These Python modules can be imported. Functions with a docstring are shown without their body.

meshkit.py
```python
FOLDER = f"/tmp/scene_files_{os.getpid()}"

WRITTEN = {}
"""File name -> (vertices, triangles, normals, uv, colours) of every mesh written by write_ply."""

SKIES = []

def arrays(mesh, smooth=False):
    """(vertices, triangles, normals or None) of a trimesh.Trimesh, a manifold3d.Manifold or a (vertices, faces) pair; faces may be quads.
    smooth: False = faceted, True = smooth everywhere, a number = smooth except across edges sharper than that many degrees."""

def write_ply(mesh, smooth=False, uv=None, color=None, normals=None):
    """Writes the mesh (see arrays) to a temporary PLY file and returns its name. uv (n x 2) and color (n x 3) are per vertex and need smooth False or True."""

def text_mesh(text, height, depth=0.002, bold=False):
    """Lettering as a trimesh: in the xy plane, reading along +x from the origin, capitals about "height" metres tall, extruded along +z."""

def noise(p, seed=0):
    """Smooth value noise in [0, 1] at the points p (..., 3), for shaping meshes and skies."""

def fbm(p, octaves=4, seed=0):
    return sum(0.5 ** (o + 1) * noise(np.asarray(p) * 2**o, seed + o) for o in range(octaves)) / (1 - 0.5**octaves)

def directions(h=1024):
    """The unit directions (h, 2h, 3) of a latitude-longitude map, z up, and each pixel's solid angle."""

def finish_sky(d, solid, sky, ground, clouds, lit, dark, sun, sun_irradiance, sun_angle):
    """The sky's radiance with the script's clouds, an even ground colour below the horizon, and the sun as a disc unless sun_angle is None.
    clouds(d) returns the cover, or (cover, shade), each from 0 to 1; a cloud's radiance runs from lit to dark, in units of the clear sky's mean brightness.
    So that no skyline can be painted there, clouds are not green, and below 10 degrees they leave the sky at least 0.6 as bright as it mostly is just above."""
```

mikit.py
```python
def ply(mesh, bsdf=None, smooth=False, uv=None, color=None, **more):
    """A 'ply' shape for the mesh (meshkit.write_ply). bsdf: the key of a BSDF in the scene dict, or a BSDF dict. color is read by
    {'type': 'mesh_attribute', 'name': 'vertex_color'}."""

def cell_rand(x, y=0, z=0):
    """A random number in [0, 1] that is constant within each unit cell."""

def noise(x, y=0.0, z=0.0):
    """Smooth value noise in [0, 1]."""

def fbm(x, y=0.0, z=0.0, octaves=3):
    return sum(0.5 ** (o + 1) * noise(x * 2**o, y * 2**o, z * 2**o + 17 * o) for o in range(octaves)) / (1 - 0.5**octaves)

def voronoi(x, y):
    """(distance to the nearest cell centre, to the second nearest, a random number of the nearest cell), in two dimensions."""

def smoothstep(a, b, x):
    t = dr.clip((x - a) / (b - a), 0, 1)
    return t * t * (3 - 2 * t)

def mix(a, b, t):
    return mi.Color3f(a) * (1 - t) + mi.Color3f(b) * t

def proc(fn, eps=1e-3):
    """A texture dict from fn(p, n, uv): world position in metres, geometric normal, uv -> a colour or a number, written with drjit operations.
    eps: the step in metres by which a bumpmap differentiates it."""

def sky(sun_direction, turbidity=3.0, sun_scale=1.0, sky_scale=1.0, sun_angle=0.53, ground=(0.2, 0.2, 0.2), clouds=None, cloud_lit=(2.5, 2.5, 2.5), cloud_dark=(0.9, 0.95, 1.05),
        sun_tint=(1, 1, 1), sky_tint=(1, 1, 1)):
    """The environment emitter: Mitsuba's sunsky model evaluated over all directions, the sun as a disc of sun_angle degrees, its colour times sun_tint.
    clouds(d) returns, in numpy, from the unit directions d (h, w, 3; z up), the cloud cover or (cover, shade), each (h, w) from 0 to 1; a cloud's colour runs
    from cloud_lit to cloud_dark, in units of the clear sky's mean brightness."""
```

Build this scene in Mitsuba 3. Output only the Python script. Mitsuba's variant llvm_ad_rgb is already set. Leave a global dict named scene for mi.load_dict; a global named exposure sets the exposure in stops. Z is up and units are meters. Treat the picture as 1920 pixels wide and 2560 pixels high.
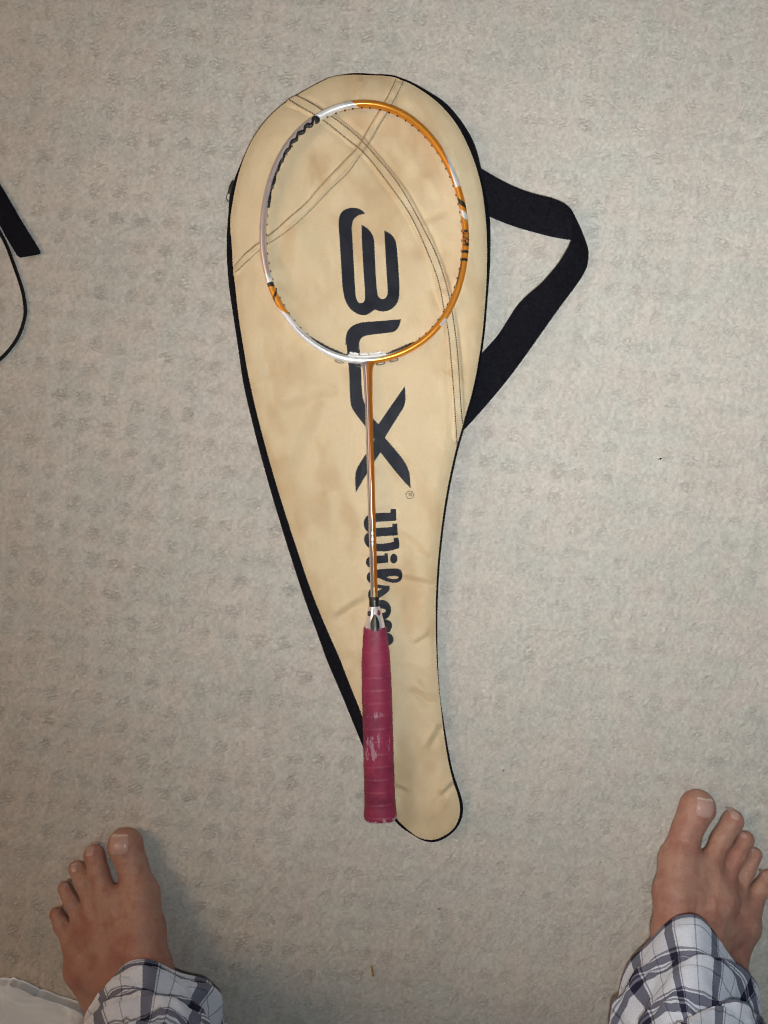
import math
import numpy as np
import trimesh
import shapely
from shapely.geometry import Polygon, LineString, Point
from shapely.ops import unary_union
from shapely import affinity
from scipy.spatial import Delaunay, cKDTree
from scipy.interpolate import splprep, splev
import manifold3d as m3
import drjit as dr
import mitsuba as mi
import mikit
import meshkit
from mikit import noise, fbm, smoothstep, mix, voronoi, cell_rand

T = mi.ScalarTransform4f
scene, labels = {}, {}

# ------------------------------------------------------------------ camera, lamps, exposure
CAM_H, FOCAL = 0.95, 2387.0          # the phone is held 0.95 m above the carpet, looking straight down
exposure = 0.13
scene['camera'] = {'type': 'perspective', 'fov_axis': 'y', 'fov': math.degrees(2 * math.atan(1280 / FOCAL)),
                   'near_clip': 0.02, 'far_clip': 50.0,
                   'to_world': T().look_at(origin=[0, 0, CAM_H], target=[0, 0, 0], up=[0, 1, 0])}
# a warm shaded lamp to the left; the phone's own flash beside the lens, cool; faint light of the room around
scene['side_lamp'] = {'type': 'rectangle',
                         'to_world': T().look_at(origin=[-1.5, 0.30, 1.55], target=[0, 0, 0], up=[0, 1, 0]).scale([0.46, 0.42, 1]),
                         'emitter': {'type': 'area', 'radiance': {'type': 'rgb', 'value': [4.7, 3.0, 1.75]}}}
FLASH = np.array([0.012, -0.045, 0.962])
FLASH_AIM = np.array([0.36, 0.29, 0.0])
scene['phone_flash'] = {'type': 'disk',
                        'to_world': T().look_at(origin=FLASH.tolist(), target=FLASH_AIM.tolist(), up=[0, 1, 0]).scale([0.006, 0.006, 1]),
                        'emitter': {'type': 'area', 'radiance': {'type': 'rgb', 'value': [28600.0, 30000.0, 30000.0]}}}
scene['room_light'] = {'type': 'constant', 'radiance': {'type': 'rgb', 'value': [0.040, 0.056, 0.066]}}
# an unseen dark tube added round the flash disc to narrow its beam
_t = trimesh.creation.annulus(r_min=0.0061, r_max=0.0075, height=0.0064, sections=48)
_t.apply_translation([0, 0, 0.0032])
_t.apply_transform(trimesh.geometry.align_vectors([0, 0, 1], (FLASH_AIM - FLASH) / np.linalg.norm(FLASH_AIM - FLASH)))
_t.apply_translation(FLASH)
scene['mat_beam_tube'] = {'type': 'twosided', 'bsdf': {'type': 'diffuse', 'reflectance': {'type': 'rgb', 'value': [0.02, 0.02, 0.02]}}}
scene['phone_flash__added_beam_tube'] = mikit.ply(_t, 'mat_beam_tube')
labels['side_lamp'] = {'label': 'large soft lamp above and to the left, outside the picture', 'category': 'lamp'}
labels['phone_flash'] = {'label': 'small round flash light beside the camera lens, outside the picture', 'category': 'flash'}


# ------------------------------------------------------------------ helpers
def at(px, py, z):
    """The point of the place at height z that the photograph (1920 x 2560) shows at px, py."""
    k = (CAM_H - np.asarray(z, float)) / FOCAL
    return (np.asarray(px, float) - 960) * k, (1280 - np.asarray(py, float)) * k


def crop(pts, x0, y0, s):
    p = np.asarray(pts, float).copy()
    p[:, 0] = p[:, 0] / s + x0
    p[:, 1] = p[:, 1] / s + y0
    return p


cA = lambda pts: crop(pts, 540, 150, 2.37)
cB = lambda pts: crop(pts, 540, 850, 2.37)
cL = lambda pts: crop(pts, 0, 2000, 2.765)
cR = lambda pts: crop(pts, 1500, 1920, 3.457)
cX = lambda pts: crop(pts, 850, 850, 5.53)
cW = lambda pts: crop(pts, 860, 1250, 5.53)
cS = lambda pts: crop(pts, 1100, 350, 2.764)


def add(key, mesh, bsdf, smooth=False, **kw):
    if key in scene:
        n = 1
        while f'{key}_{n:03d}' in scene:
            n += 1
        key = f'{key}_{n:03d}'
    scene[key] = mikit.ply(mesh, bsdf, smooth=smooth, **kw)
    return key


def spline(pts, n, closed=False, s=0.0):
    p = np.asarray(pts, float)
    if closed:
        p = np.vstack([p, p[:1]])
    tck, _ = splprep(p.T, s=s, per=closed, k=3)
    u = np.linspace(0, 1, 4000)
    q = np.array(splev(u, tck)).T
    L = np.concatenate([[0], np.cumsum(np.linalg.norm(np.diff(q, axis=0), axis=1))])
    t = np.linspace(0, L[-1], n + 1 if closed else n)
    t = t[:-1] if closed else t
    return np.stack([np.interp(t, L, q[:, k]) for k in range(q.shape[1])], 1)


def chaikin(p, it=2):
    p = np.asarray(p, float)
    for _ in range(it):
        q = np.roll(p, -1, 0)
        p = np.stack([0.75 * p + 0.25 * q, 0.25 * p + 0.75 * q], 1).reshape(-1, 2)
    return p


def sheet(poly, zfun, h):
    """Triangulated sheet over a polygon (with holes), z = zfun(xy)."""
    V, F, base = [], [], 0
    for g in getattr(poly, 'geoms', [poly]):
        rings = [np.array(r.coords)[:-1] for r in [g.exterior, *g.interiors]]
        pts = []
        for r in rings:
            q = np.vstack([r, r[:1]])
            L = np.concatenate([[0], np.cumsum(np.linalg.norm(np.diff(q, axis=0), axis=1))])
            n = max(len(r), int(L[-1] / h))
            t = np.unique(np.concatenate([L[:-1], np.linspace(0, L[-1], n, endpoint=False)]))
            pts.append(np.stack([np.interp(t, L, q[:, 0]), np.interp(t, L, q[:, 1])], 1))
        x0, y0, x1, y1 = g.bounds
        gx, gy = np.meshgrid(np.arange(x0, x1, h), np.arange(y0, y1, h * 0.87))
        gx[1::2] += h / 2
        c = np.stack([gx.ravel(), gy.ravel()], 1)
        inner = g.buffer(-0.45 * h)
        if not inner.is_empty:
            c = c[shapely.contains_xy(inner, c[:, 0], c[:, 1])]
            pts.append(c)
        P = np.vstack(pts)
        P = P[np.unique(np.round(P / (h * 0.02)).astype(np.int64), axis=0, return_index=True)[1]]
        tri = Delaunay(P).simplices
        cen = P[tri].mean(1)
        tri = tri[shapely.contains_xy(g, cen[:, 0], cen[:, 1])]
        a, b, c3 = P[tri[:, 0]], P[tri[:, 1]], P[tri[:, 2]]
        area = (b[:, 0] - a[:, 0]) * (c3[:, 1] - a[:, 1]) - (b[:, 1] - a[:, 1]) * (c3[:, 0] - a[:, 0])
        tri[area < 0] = tri[area < 0][:, ::-1]
        tri = tri[np.abs(area) > 1e-12]
        V.append(P)
        F.append(tri + base)
        base += len(P)
    P = np.vstack(V)
    return trimesh.Trimesh(np.column_stack([P, zfun(P)]), np.vstack(F), process=False)


def tube(path, hw, hh, M=16, closed=False, power=2.0, caps=True, radial=None):
    """Sweeps a super-ellipse (hw sideways, hh upwards, both per point) along a 3-D path. uv: (metres along, turn 0..1 with 0 = right, .25 = up)."""
    P = np.asarray(path, float)
    n = len(P)
    hw, hh = np.broadcast_to(hw, n), np.broadcast_to(hh, n)
    tan = (np.roll(P, -1, 0) - np.roll(P, 1, 0)) if closed else np.gradient(P, axis=0)
    tan /= np.linalg.norm(tan, axis=1, keepdims=True)
    side = np.cross(tan, [0, 0, 1.0])
    side /= np.maximum(np.linalg.norm(side, axis=1, keepdims=True), 1e-9)
    up = np.cross(side, tan)
    s = np.concatenate([[0], np.cumsum(np.linalg.norm(np.diff(P, axis=0), axis=1))])
    cols = M + 1
    a = np.linspace(0, 2 * np.pi, cols)
    ca, sa = np.cos(a), np.sin(a)
    cx = np.sign(ca) * np.abs(ca) ** (2 / power)
    sx = np.sign(sa) * np.abs(sa) ** (2 / power)
    rows = n + 1 if closed else n
    idx = np.arange(rows) % n
    k = 1.0 if radial is None else radial(np.append(s, s[-1] + np.linalg.norm(P[0] - P[-1]))[:rows], a)
    V = P[idx][:, None] + (side[idx] * hw[idx][:, None])[:, None] * (cx * 1.0)[None, :, None] * (k if np.isscalar(k) else k[..., None]) \
        + (up[idx] * hh[idx][:, None])[:, None] * sx[None, :, None] * (k if np.isscalar(k) else k[..., None])
    sl = np.append(s, s[-1] + np.linalg.norm(P[0] - P[-1]))[:rows]
    uv = np.stack(np.broadcast_arrays(sl[:, None], (a / (2 * np.pi))[None]), -1).reshape(-1, 2)
    i, j = np.meshgrid(np.arange(rows - 1), np.arange(M), indexing='ij')
    q = (i * cols + j).ravel()
    F = np.vstack([np.stack([q, q + 1, q + cols + 1], 1), np.stack([q, q + cols + 1, q + cols], 1)])[:, ::-1]
    V = V.reshape(-1, 3)
    if caps and not closed:
        V = np.vstack([V, P[:1], P[-1:]])
        uv = np.vstack([uv, [[0, .5]], [[s[-1], .5]]])
        c0, c1 = len(V) - 2, len(V) - 1
        j = np.arange(M)
        F = np.vstack([F, np.stack([np.full(M, c0), j, j + 1], 1), np.stack([np.full(M, c1), (n - 1) * cols + j + 1, (n - 1) * cols + j], 1)])
    return trimesh.Trimesh(V, F, process=False), uv


def join(parts):
    return trimesh.util.concatenate(parts)


def seg_dist(P, a, b):
    """Signed side distance and position along a segment for points P (n x 2)."""
    d = b - a
    L = np.linalg.norm(d)
    d = d / L
    t = (P - a) @ d / L
    return (P - a) @ np.array([-d[1], d[0]]), t


# ------------------------------------------------------------------ materials
def principled(name, color, rough=0.6, **kw):
    c = color if isinstance(color, dict) else {'type': 'rgb', 'value': list(color)}
    scene[name] = {'type': 'twosided', 'bsdf': {'type': 'principled', 'base_color': c, 'roughness': rough, **kw}}


PXM = CAM_H / FOCAL
LA, LB = np.array([62.0, -9.0]) * PXM, np.array([-9.5, -66.5]) * PXM        # the lattice of the woven rosettes
LO = np.array(at(330 / 5.53 + 200, 60 / 5.53 + 1200, 0.0))
LI = np.linalg.inv(np.column_stack([LA, LB]))


def rosette(p):
    # rosettes of small wavy loops, worn flatter to the right
    wx, wy = noise(p.x * 6.0, p.y * 6.0, 5.0) - 0.5, noise(p.x * 6.0, p.y * 6.0, 9.0) - 0.5
    qx, qy = p.x + wx * 0.013 - float(LO[0]), p.y + wy * 0.013 - float(LO[1])
    i, j = dr.round(float(LI[0, 0]) * qx + float(LI[0, 1]) * qy), dr.round(float(LI[1, 0]) * qx + float(LI[1, 1]) * qy)
    r1, r2, r3, r4 = (cell_rand(i, j, k) for k in (1, 2, 3, 4))
    dx = qx - (float(LA[0]) * i + float(LB[0]) * j) + (r1 - 0.5) * 0.0044
    dy = qy - (float(LA[1]) * i + float(LB[1]) * j) + (r2 - 0.5) * 0.0044
    sk = (r3 - 0.5) * 0.9
    ry = dy - sk * dx + (noise(p.x * 330, p.y * 330, 2.0) - 0.5) * 0.0026
    row = ry / 0.0033 + r4
    col = dx / 0.0058 + 0.5 * dr.floor(row) + (noise(p.x * 260, p.y * 260, 6.0) - 0.5) * 0.9
    loops = dr.power(dr.abs(dr.sin(dr.pi * row)) + 1e-4, 0.7) * dr.power(dr.abs(dr.sin(dr.pi * col)) + 1e-4, 0.35)
    rad = dr.sqrt(dx * dx + dy * dy) + (noise(p.x * 300, p.y * 300, 4.0) - 0.5) * 0.006
    m = 1 - smoothstep(0.0056, 0.0090, rad)
    amp = (0.58 + 0.45 * cell_rand(i, j, 7)) * (1 - 0.22 * smoothstep(-0.12, 0.12, p.x + 0.2 * (noise(p.x * 9, p.y * 9, 1.0) - 0.5)))
    return loops, m, amp


def carpet_relief(p, n, uv):
    loops, m, amp = rosette(p)
    # cut pile brushed sideways
    pile = noise(p.x * 330, p.y * 900, 8.0) * 0.00038 + noise(p.x * 160, p.y * 420, 3.0) * 0.00025
    return (loops - 0.8) * m * amp * 0.0017 + pile * (1 - 0.6 * m)


def carpet_color(p, n, uv):
    g = noise(p.x * 900, p.y * 900, p.z * 500)
    h = noise(p.x * 330 + 7, p.y * 330, 3.0)
    blot = fbm(p.x * 22, p.y * 22, 1.7)
    hue = fbm(p.x * 38 + 9, p.y * 38, 5.3)
    k = 0.76 + 0.28 * g + 0.20 * h
    base = mix((0.535, 0.484, 0.434), (0.50, 0.482, 0.435), smoothstep(0.3, 0.7, hue))
    loops, m, amp = rosette(p)
    # the looped yarn is a little paler than the cut pile
    return base * k * (0.93 + 0.14 * blot) * (1 + 0.14 * m * amp * smoothstep(0.45, 0.85, loops))


scene['mat_carpet'] = {'type': 'twosided', 'bsdf': {'type': 'bumpmap', 'arbitrary': mikit.proc(carpet_relief, eps=2.5e-4), 'scale': 1.0, 'bsdf': {
    'type': 'principled', 'base_color': mikit.proc(carpet_color), 'roughness': 0.95, 'specular': 0.1, 'sheen': 0.3}}}


FOLD_TINT = [(*map(float, at(*a, 0.028)), *map(float, at(*b, 0.028)), w * 1e-3) for a, b, w in
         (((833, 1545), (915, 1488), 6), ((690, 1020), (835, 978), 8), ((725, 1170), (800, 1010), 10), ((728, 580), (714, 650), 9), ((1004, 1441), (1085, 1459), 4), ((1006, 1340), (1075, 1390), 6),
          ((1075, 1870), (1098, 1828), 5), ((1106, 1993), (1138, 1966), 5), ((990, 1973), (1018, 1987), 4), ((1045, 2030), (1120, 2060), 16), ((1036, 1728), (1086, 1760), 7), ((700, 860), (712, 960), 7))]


def tan_color(p, n, uv):
    # woven nylon: fine diagonal twill, faint brown soiling in patches
    w = dr.sin((p.x + p.y * 0.75) * 3400) * 0.5 + 0.5
    w2 = noise(p.x * 1500, p.y * 1500, 1.0)
    st = fbm(p.x * 22 + 3 + p.y * 6, p.y * 11 + 1, 0.4, octaves=4)
    st2 = fbm(p.x * 42 + 11, p.y * 30, 4.4)
    soil_and_tint = smoothstep(0.44, 0.62, st) * smoothstep(0.34, 0.62, st2)
    # brown tint along the fold lines, broken up by noise
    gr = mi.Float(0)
    for ax, ay, bx, by, w in FOLD_TINT:
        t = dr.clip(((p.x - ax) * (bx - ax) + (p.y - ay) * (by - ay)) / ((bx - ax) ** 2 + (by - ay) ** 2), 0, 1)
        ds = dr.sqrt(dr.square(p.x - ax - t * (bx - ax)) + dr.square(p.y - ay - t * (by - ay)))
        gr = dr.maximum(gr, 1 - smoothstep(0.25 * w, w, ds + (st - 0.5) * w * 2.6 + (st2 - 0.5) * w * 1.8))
    soil_and_tint = dr.maximum(soil_and_tint, gr * smoothstep(0.3, 0.65, st2 * 0.7 + 0.3 * w2) * 0.85)
    c = mix((0.655, 0.515, 0.325), (0.55, 0.39, 0.22), soil_and_tint * 0.75)
    return c * (0.93 + 0.06 * w + 0.08 * w2)


def twill(p, n, uv):
    return (dr.sin((p.x + p.y * 0.75) * 3400) * 0.5 + noise(p.x * 2200, p.y * 2200, 0.0)) * 0.00006


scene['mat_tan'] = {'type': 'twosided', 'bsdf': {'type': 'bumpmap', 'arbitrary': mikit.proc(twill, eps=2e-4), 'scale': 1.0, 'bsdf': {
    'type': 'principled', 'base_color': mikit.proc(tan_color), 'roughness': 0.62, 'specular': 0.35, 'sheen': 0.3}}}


def print_color(p, n, uv):
    g = noise(p.x * 1400, p.y * 1400, 0.5)
    return mix((0.009, 0.010, 0.016), (0.020, 0.022, 0.033), g)


principled('mat_print', mikit.proc(print_color), 0.6, specular=0.2)


def web_color(p, n, uv):
    g = noise(p.x * 700, p.y * 700, p.z * 300)
    return mix((0.003, 0.003, 0.005), (0.011, 0.011, 0.016), g)


principled('mat_black_web', mikit.proc(web_color), 0.85, specular=0.08)
principled('mat_black_plastic', (0.012, 0.011, 0.011), 0.35)
principled('mat_thread', (0.06, 0.042, 0.025), 0.7)
principled('mat_thread_tan', (0.21, 0.15, 0.085), 0.7)
principled('mat_wire', (0.12, 0.115, 0.11), 0.3, metallic=0.4)
principled('mat_white_paint', (0.82, 0.81, 0.80), 0.3)


# ------------------------------------------------------------------ carpet
rng = np.random.default_rng(11)
fstep = 0.0016


def axis(half, big):
    f = np.arange(-half, half + 1e-9, fstep)
    o = np.array([0.01, 0.03, 0.08, 0.2, 0.5, 1.0, 2.0])
    o = o[o + half < big]
    return np.concatenate([-(half + o)[::-1], f, half + o])


gx, gy = axis(0.405, 2.6), axis(0.53, 2.6)
X, Y = np.meshgrid(gx, gy)
P2 = np.column_stack([X.ravel(), Y.ravel()])
P3 = np.column_stack([P2, np.zeros(len(P2))])
Z = rng.normal(0, 0.00022, len(P3)) + (meshkit.noise(P3 * 28, 4) - 0.5) * 0.0004
Z -= Z.max()
n0, n1 = len(gy), len(gx)
i, j = np.meshgrid(np.arange(n0 - 1), np.arange(n1 - 1), indexing='ij')
q = (i * n1 + j).ravel()
F = np.vstack([np.stack([q, q + 1, q + n1 + 1], 1), np.stack([q, q + n1 + 1, q + n1], 1)])
add('carpet', trimesh.Trimesh(np.column_stack([P2, Z]), F, process=False), 'mat_carpet', smooth=True)
labels['carpet'] = {'label': 'beige grey carpet with rows of small looped flower rosettes', 'category': 'carpet', 'kind': 'structure'}

# ------------------------------------------------------------------ racket cover: front panel, gusset, seams, print, strap
TAN = [(605.4, 850), (624, 960), (662, 1112), (696, 1230), (734, 1348), (776, 1474), (814, 1567), (852, 1652), (877, 1719), (902, 1779),
       (930, 1862), (958, 1962), (975, 2020), (991, 2048), (1020, 2075), (1045, 2094), (1072, 2101), (1091, 2099), (1115, 2088), (1136, 2071),
       (1149, 2044), (1151, 2017), (1145, 1988), (1133, 1956), (1118, 1893), (1105, 1798), (1094, 1687), (1090, 1608), (1089, 1513), (1091, 1460),
       (1095, 1398), (1105, 1306), (1118, 1221), (1139, 1124), (1160, 1052), (1186, 964), (1205, 850), (1212, 770), (1217, 698), (1218, 630), (1217, 572),
       (1207, 479), (1192, 420), (1173, 369), (1143, 310), (1101, 260), (1046, 220), (1008, 201), (983, 191), (920, 188), (861, 187), (827, 192),
       (793, 209), (751, 232), (717, 253), (679, 285), (650, 319), (624, 361), (603, 412), (591, 454), (580, 513), (574, 559), (580, 614),
       (582, 673), (588, 711), (595, 783)]
OUT = [(595, 867), (607.5, 960), (626.5, 1040), (645.5, 1116), (671, 1209), (696, 1293), (726, 1390), (764, 1508), (797, 1593), (816, 1650),
       (849, 1725), (880, 1800), (906, 1865), (935, 1930), (962, 1992), (983.5, 2050), (999, 2069), (1020, 2079), (1039, 2092), (1055, 2103), (1076, 2108), (1097, 2106),
       (1116.5, 2094), (1138, 2078), (1151, 2060), (1158, 2036), (1160, 2017), (1152.5, 1988), (1138, 1953), (1124, 1893), (1111, 1814), (1099, 1735),
       (1094, 1640), (1093, 1545), (1095, 1483), (1100, 1398), (1110, 1310), (1123, 1225), (1144, 1128), (1165, 1057), (1191, 964), (1211, 850), (1219, 748), (1225, 676),
       (1227, 603), (1226, 553), (1219, 495), (1205, 430), (1193, 375), (1182, 347), (1157, 306), (1142, 288), (1117, 257), (1092, 241), (1066, 226), (1040, 211),
       (1011, 198), (994, 192), (980, 187.5), (966, 186.5), (951, 188), (930, 188), (910, 185), (897, 178), (889, 181), (875, 187), (861, 188), (827, 193), (793, 210), (751, 233), (717, 254), (679, 286),
       (650, 320), (624, 362), (603, 413), (596, 425), (586, 450), (572, 482), (573, 512), (569, 556), (567, 583), (566.5, 637), (569, 678), (572.5, 720), (582, 783)]


def edge_z(py):
    return np.interp(py, [150, 300, 900, 1300, 1700, 2100], [0.013, 0.018, 0.020, 0.017, 0.012, 0.009])


TAN = chaikin(TAN, 2)
tan_w = np.column_stack(at(TAN[:, 0], TAN[:, 1], edge_z(TAN[:, 1])))
tan_poly = Polygon(tan_w)
td = np.array([tan_poly.exterior.interpolate(s).coords[0] for s in np.linspace(0, tan_poly.exterior.length, 3000)])
btree = cKDTree(td)
seam_px = {
    'dark_upper': np.vstack([cA([(470, 204), (620, 290), (700, 345), (850, 465), (960, 585), (1070, 720), (1150, 850), (1230, 1000), (1290, 1120), (1340, 1250), (1385, 1420), (1410, 1560), (1430, 1730)]), cB([(1440, 200), (1452, 400), (1462, 500)])]),
    'dark_lower': np.vstack([cA([(432, 233), (560, 310), (640, 360), (760, 455), (870, 545), (990, 690), (1080, 810), (1160, 935), (1220, 1060), (1270, 1180), (1320, 1320), (1350, 1470), (1370, 1570), (1390, 1740)]), cB([(1400, 200), (1415, 400), (1425, 560), (1429, 630)])]),
    'tan_upper': cA([(1065, 113), (1030, 190), (985, 270), (920, 380), (870, 470), (830, 530), (770, 590), (690, 670), (600, 770), (520, 860), (440, 930), (370, 995), (300, 1050), (220, 1110), (103, 1230)]),
    'tan_lower': cA([(1108, 125), (1065, 220), (1020, 300), (960, 400), (900, 500), (845, 580), (770, 680), (700, 745), (620, 830), (540, 910), (450, 990), (370, 1050), (300, 1095), (230, 1150), (108, 1265)])}
creases = [((833, 1545), (918, 1488), 1.5, 6), ((1035, 1611), (1073, 1586), 1.0, 4), ((1030, 1722), (1090, 1764), 1.3, 7), ((1070, 1878), (1100, 1822), 1.1, 5),
           ((1104, 1996), (1140, 1964), 1.2, 4), ((988, 1972), (1020, 1988), 1.2, 4), ((1004, 1441), (1092, 1460), 1.2, 5), ((1000, 1331), (1078, 1394), 1.0, 7),
           ((690, 1020), (840, 975), 1.0, 9), ((715, 1180), (800, 1010), 1.3, 12), ((726, 560), (712, 660), 1.0, 9), ((880, 660), (740, 860), 0.6, 12), ((660, 870), (700, 1010), 0.8, 8),
           ((850, 330), (780, 470), 0.5, 10), ((1000, 1130), (1090, 1250), 0.8, 12), ((893, 185), (884, 250), 0.7, 6), ((985, 2010), (1010, 1940), 0.8, 8), ((1040, 1500), (1010, 1580), 0.7, 8),
           ((600, 640), (700, 700), 0.7, 9), ((700, 1130), (640, 1010), 0.7, 9), ((1010, 1660), (1070, 1690), 0.8, 8), ((1000, 400), (1120, 520), 0.6, 12)]
_r = np.random.default_rng(4)
for _ in range(26):      # small slack puckers all over the cloth
    c_ = _r.uniform([600, 230], [1200, 2050])
    a_ = _r.uniform(0, math.pi)
    l_ = _r.uniform(14, 45)
    creases.append(((c_[0] - l_ * math.cos(a_), c_[1] - l_ * math.sin(a_)), (c_[0] + l_ * math.cos(a_), c_[1] + l_ * math.sin(a_)), _r.uniform(0.3, 0.8), _r.uniform(3, 8)))
creases = [(np.array(at(*a, 0.028)), np.array(at(*b, 0.028)), d * 1e-3, w * 1e-3) for a, b, d, w in creases]
seam_strip = []
for u, l in (('dark_upper', 'dark_lower'), ('tan_upper', 'tan_lower')):
    a, b = spline(seam_px[u], 120), spline(seam_px[l], 120)
    mid = (a + b) / 2
    seam_strip.append((np.column_stack(at(mid[:, 0], mid[:, 1], 0.028)), np.linalg.norm(a - b, axis=1).mean() / 2 / 2600))
strip_tree = [(cKDTree(spline(m, 700)), w) for m, w in seam_strip]


def panel_z(P):
    P = np.asarray(P, float)
    d = btree.query(P)[0]
    py = 1280 - P[:, 1] / (CAM_H - 0.02) * FOCAL
    h = np.interp(py, [150, 350, 900, 1400, 1800, 2100], [0.006, 0.0105, 0.0115, 0.009, 0.0065, 0.005])
    z = edge_z(py) + h * (0.55 * (1 - np.exp(-d / 0.006)) + 0.45 * (1 - np.exp(-d / 0.035)))
    Q = np.column_stack([P, np.zeros(len(P))])
    z = z + (meshkit.fbm(Q * [34, 22, 1], 3, 4) - 0.5) * 0.0080 * np.clip(d / 0.02, 0.25, 1)
    for a, b, depth, w in creases:
        s, t = seg_dist(P, a, b)
        z = z + depth * 3.4 * (s / w) * np.exp(-(s / w) ** 2) * np.exp(-(np.maximum(np.abs(t - 0.5) - 0.35, 0) / 0.18) ** 2)
    for tree, w in strip_tree:
        ds = tree.query(P)[0]
        z = z + 0.0018 * np.clip((w - ds) / 0.0011, -0.35, 1) * np.clip((w + 0.006 - ds) / 0.004, 0, 1)
        z = z + (meshkit.noise(Q * 130, 8) - 0.5) * 0.0016 * np.exp(-(np.maximum(ds - w, 0) / 0.005) ** 2)
    return z


def at_panel(p):
    p = np.asarray(p, float)
    z = np.full(len(p), 0.027)
    for _ in range(4):
        x, y = at(p[:, 0], p[:, 1], z)
        z = panel_z(np.column_stack([x, y]))
    return np.column_stack([x, y]), z


panel = sheet(tan_poly, panel_z, 0.0013)
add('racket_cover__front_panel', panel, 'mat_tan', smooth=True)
labels['racket_cover'] = {'label': 'tan fabric racket cover with black edges and large black lettering, lying under the badminton racket', 'category': 'racket cover'}

# black gusset: a wall from the panel's rim down and out to the carpet
OUT = chaikin(OUT, 1)
ow = np.column_stack(at(OUT[:, 0], OUT[:, 1], 0.006))
otree_pts = np.array([Polygon(ow).exterior.interpolate(s).coords[0] for s in np.linspace(0, Polygon(ow).exterior.length, 4000)])
rim = np.array([tan_poly.exterior.interpolate(s).coords[0] for s in np.linspace(0, tan_poly.exterior.length, 900, endpoint=False)])
oo = otree_pts[cKDTree(otree_pts).query(rim)[1]]
ker = np.ones(9) / 9
oo = np.column_stack([np.convolve(np.concatenate([oo[-4:, k], oo[:, k], oo[:4, k]]), ker, 'valid') for k in range(2)])
zr = panel_z(rim)
rings = []
for t in (0, 0.04, 0.2, 0.45, 0.75, 1.0):
    f = t + 0.45 * math.sin(math.pi * t) * (1 - t)
    rings.append(np.column_stack([rim + (oo - rim) * f, (zr - 0.0006) * (1 - t) + 0.006 * t]))
rings.append(np.column_stack([oo * 0.998, np.full(len(rim), 0.003)]))
rings.append(np.column_stack([oo * 0.993, np.full(len(rim), -0.004)]))
rings[0][:, :2] = rings[0][:, :2] * 0.9985
G = np.array(rings)
nr, nc = G.shape[:2]
i, j = np.meshgrid(np.arange(nr - 1), np.arange(nc), indexing='ij')
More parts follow.
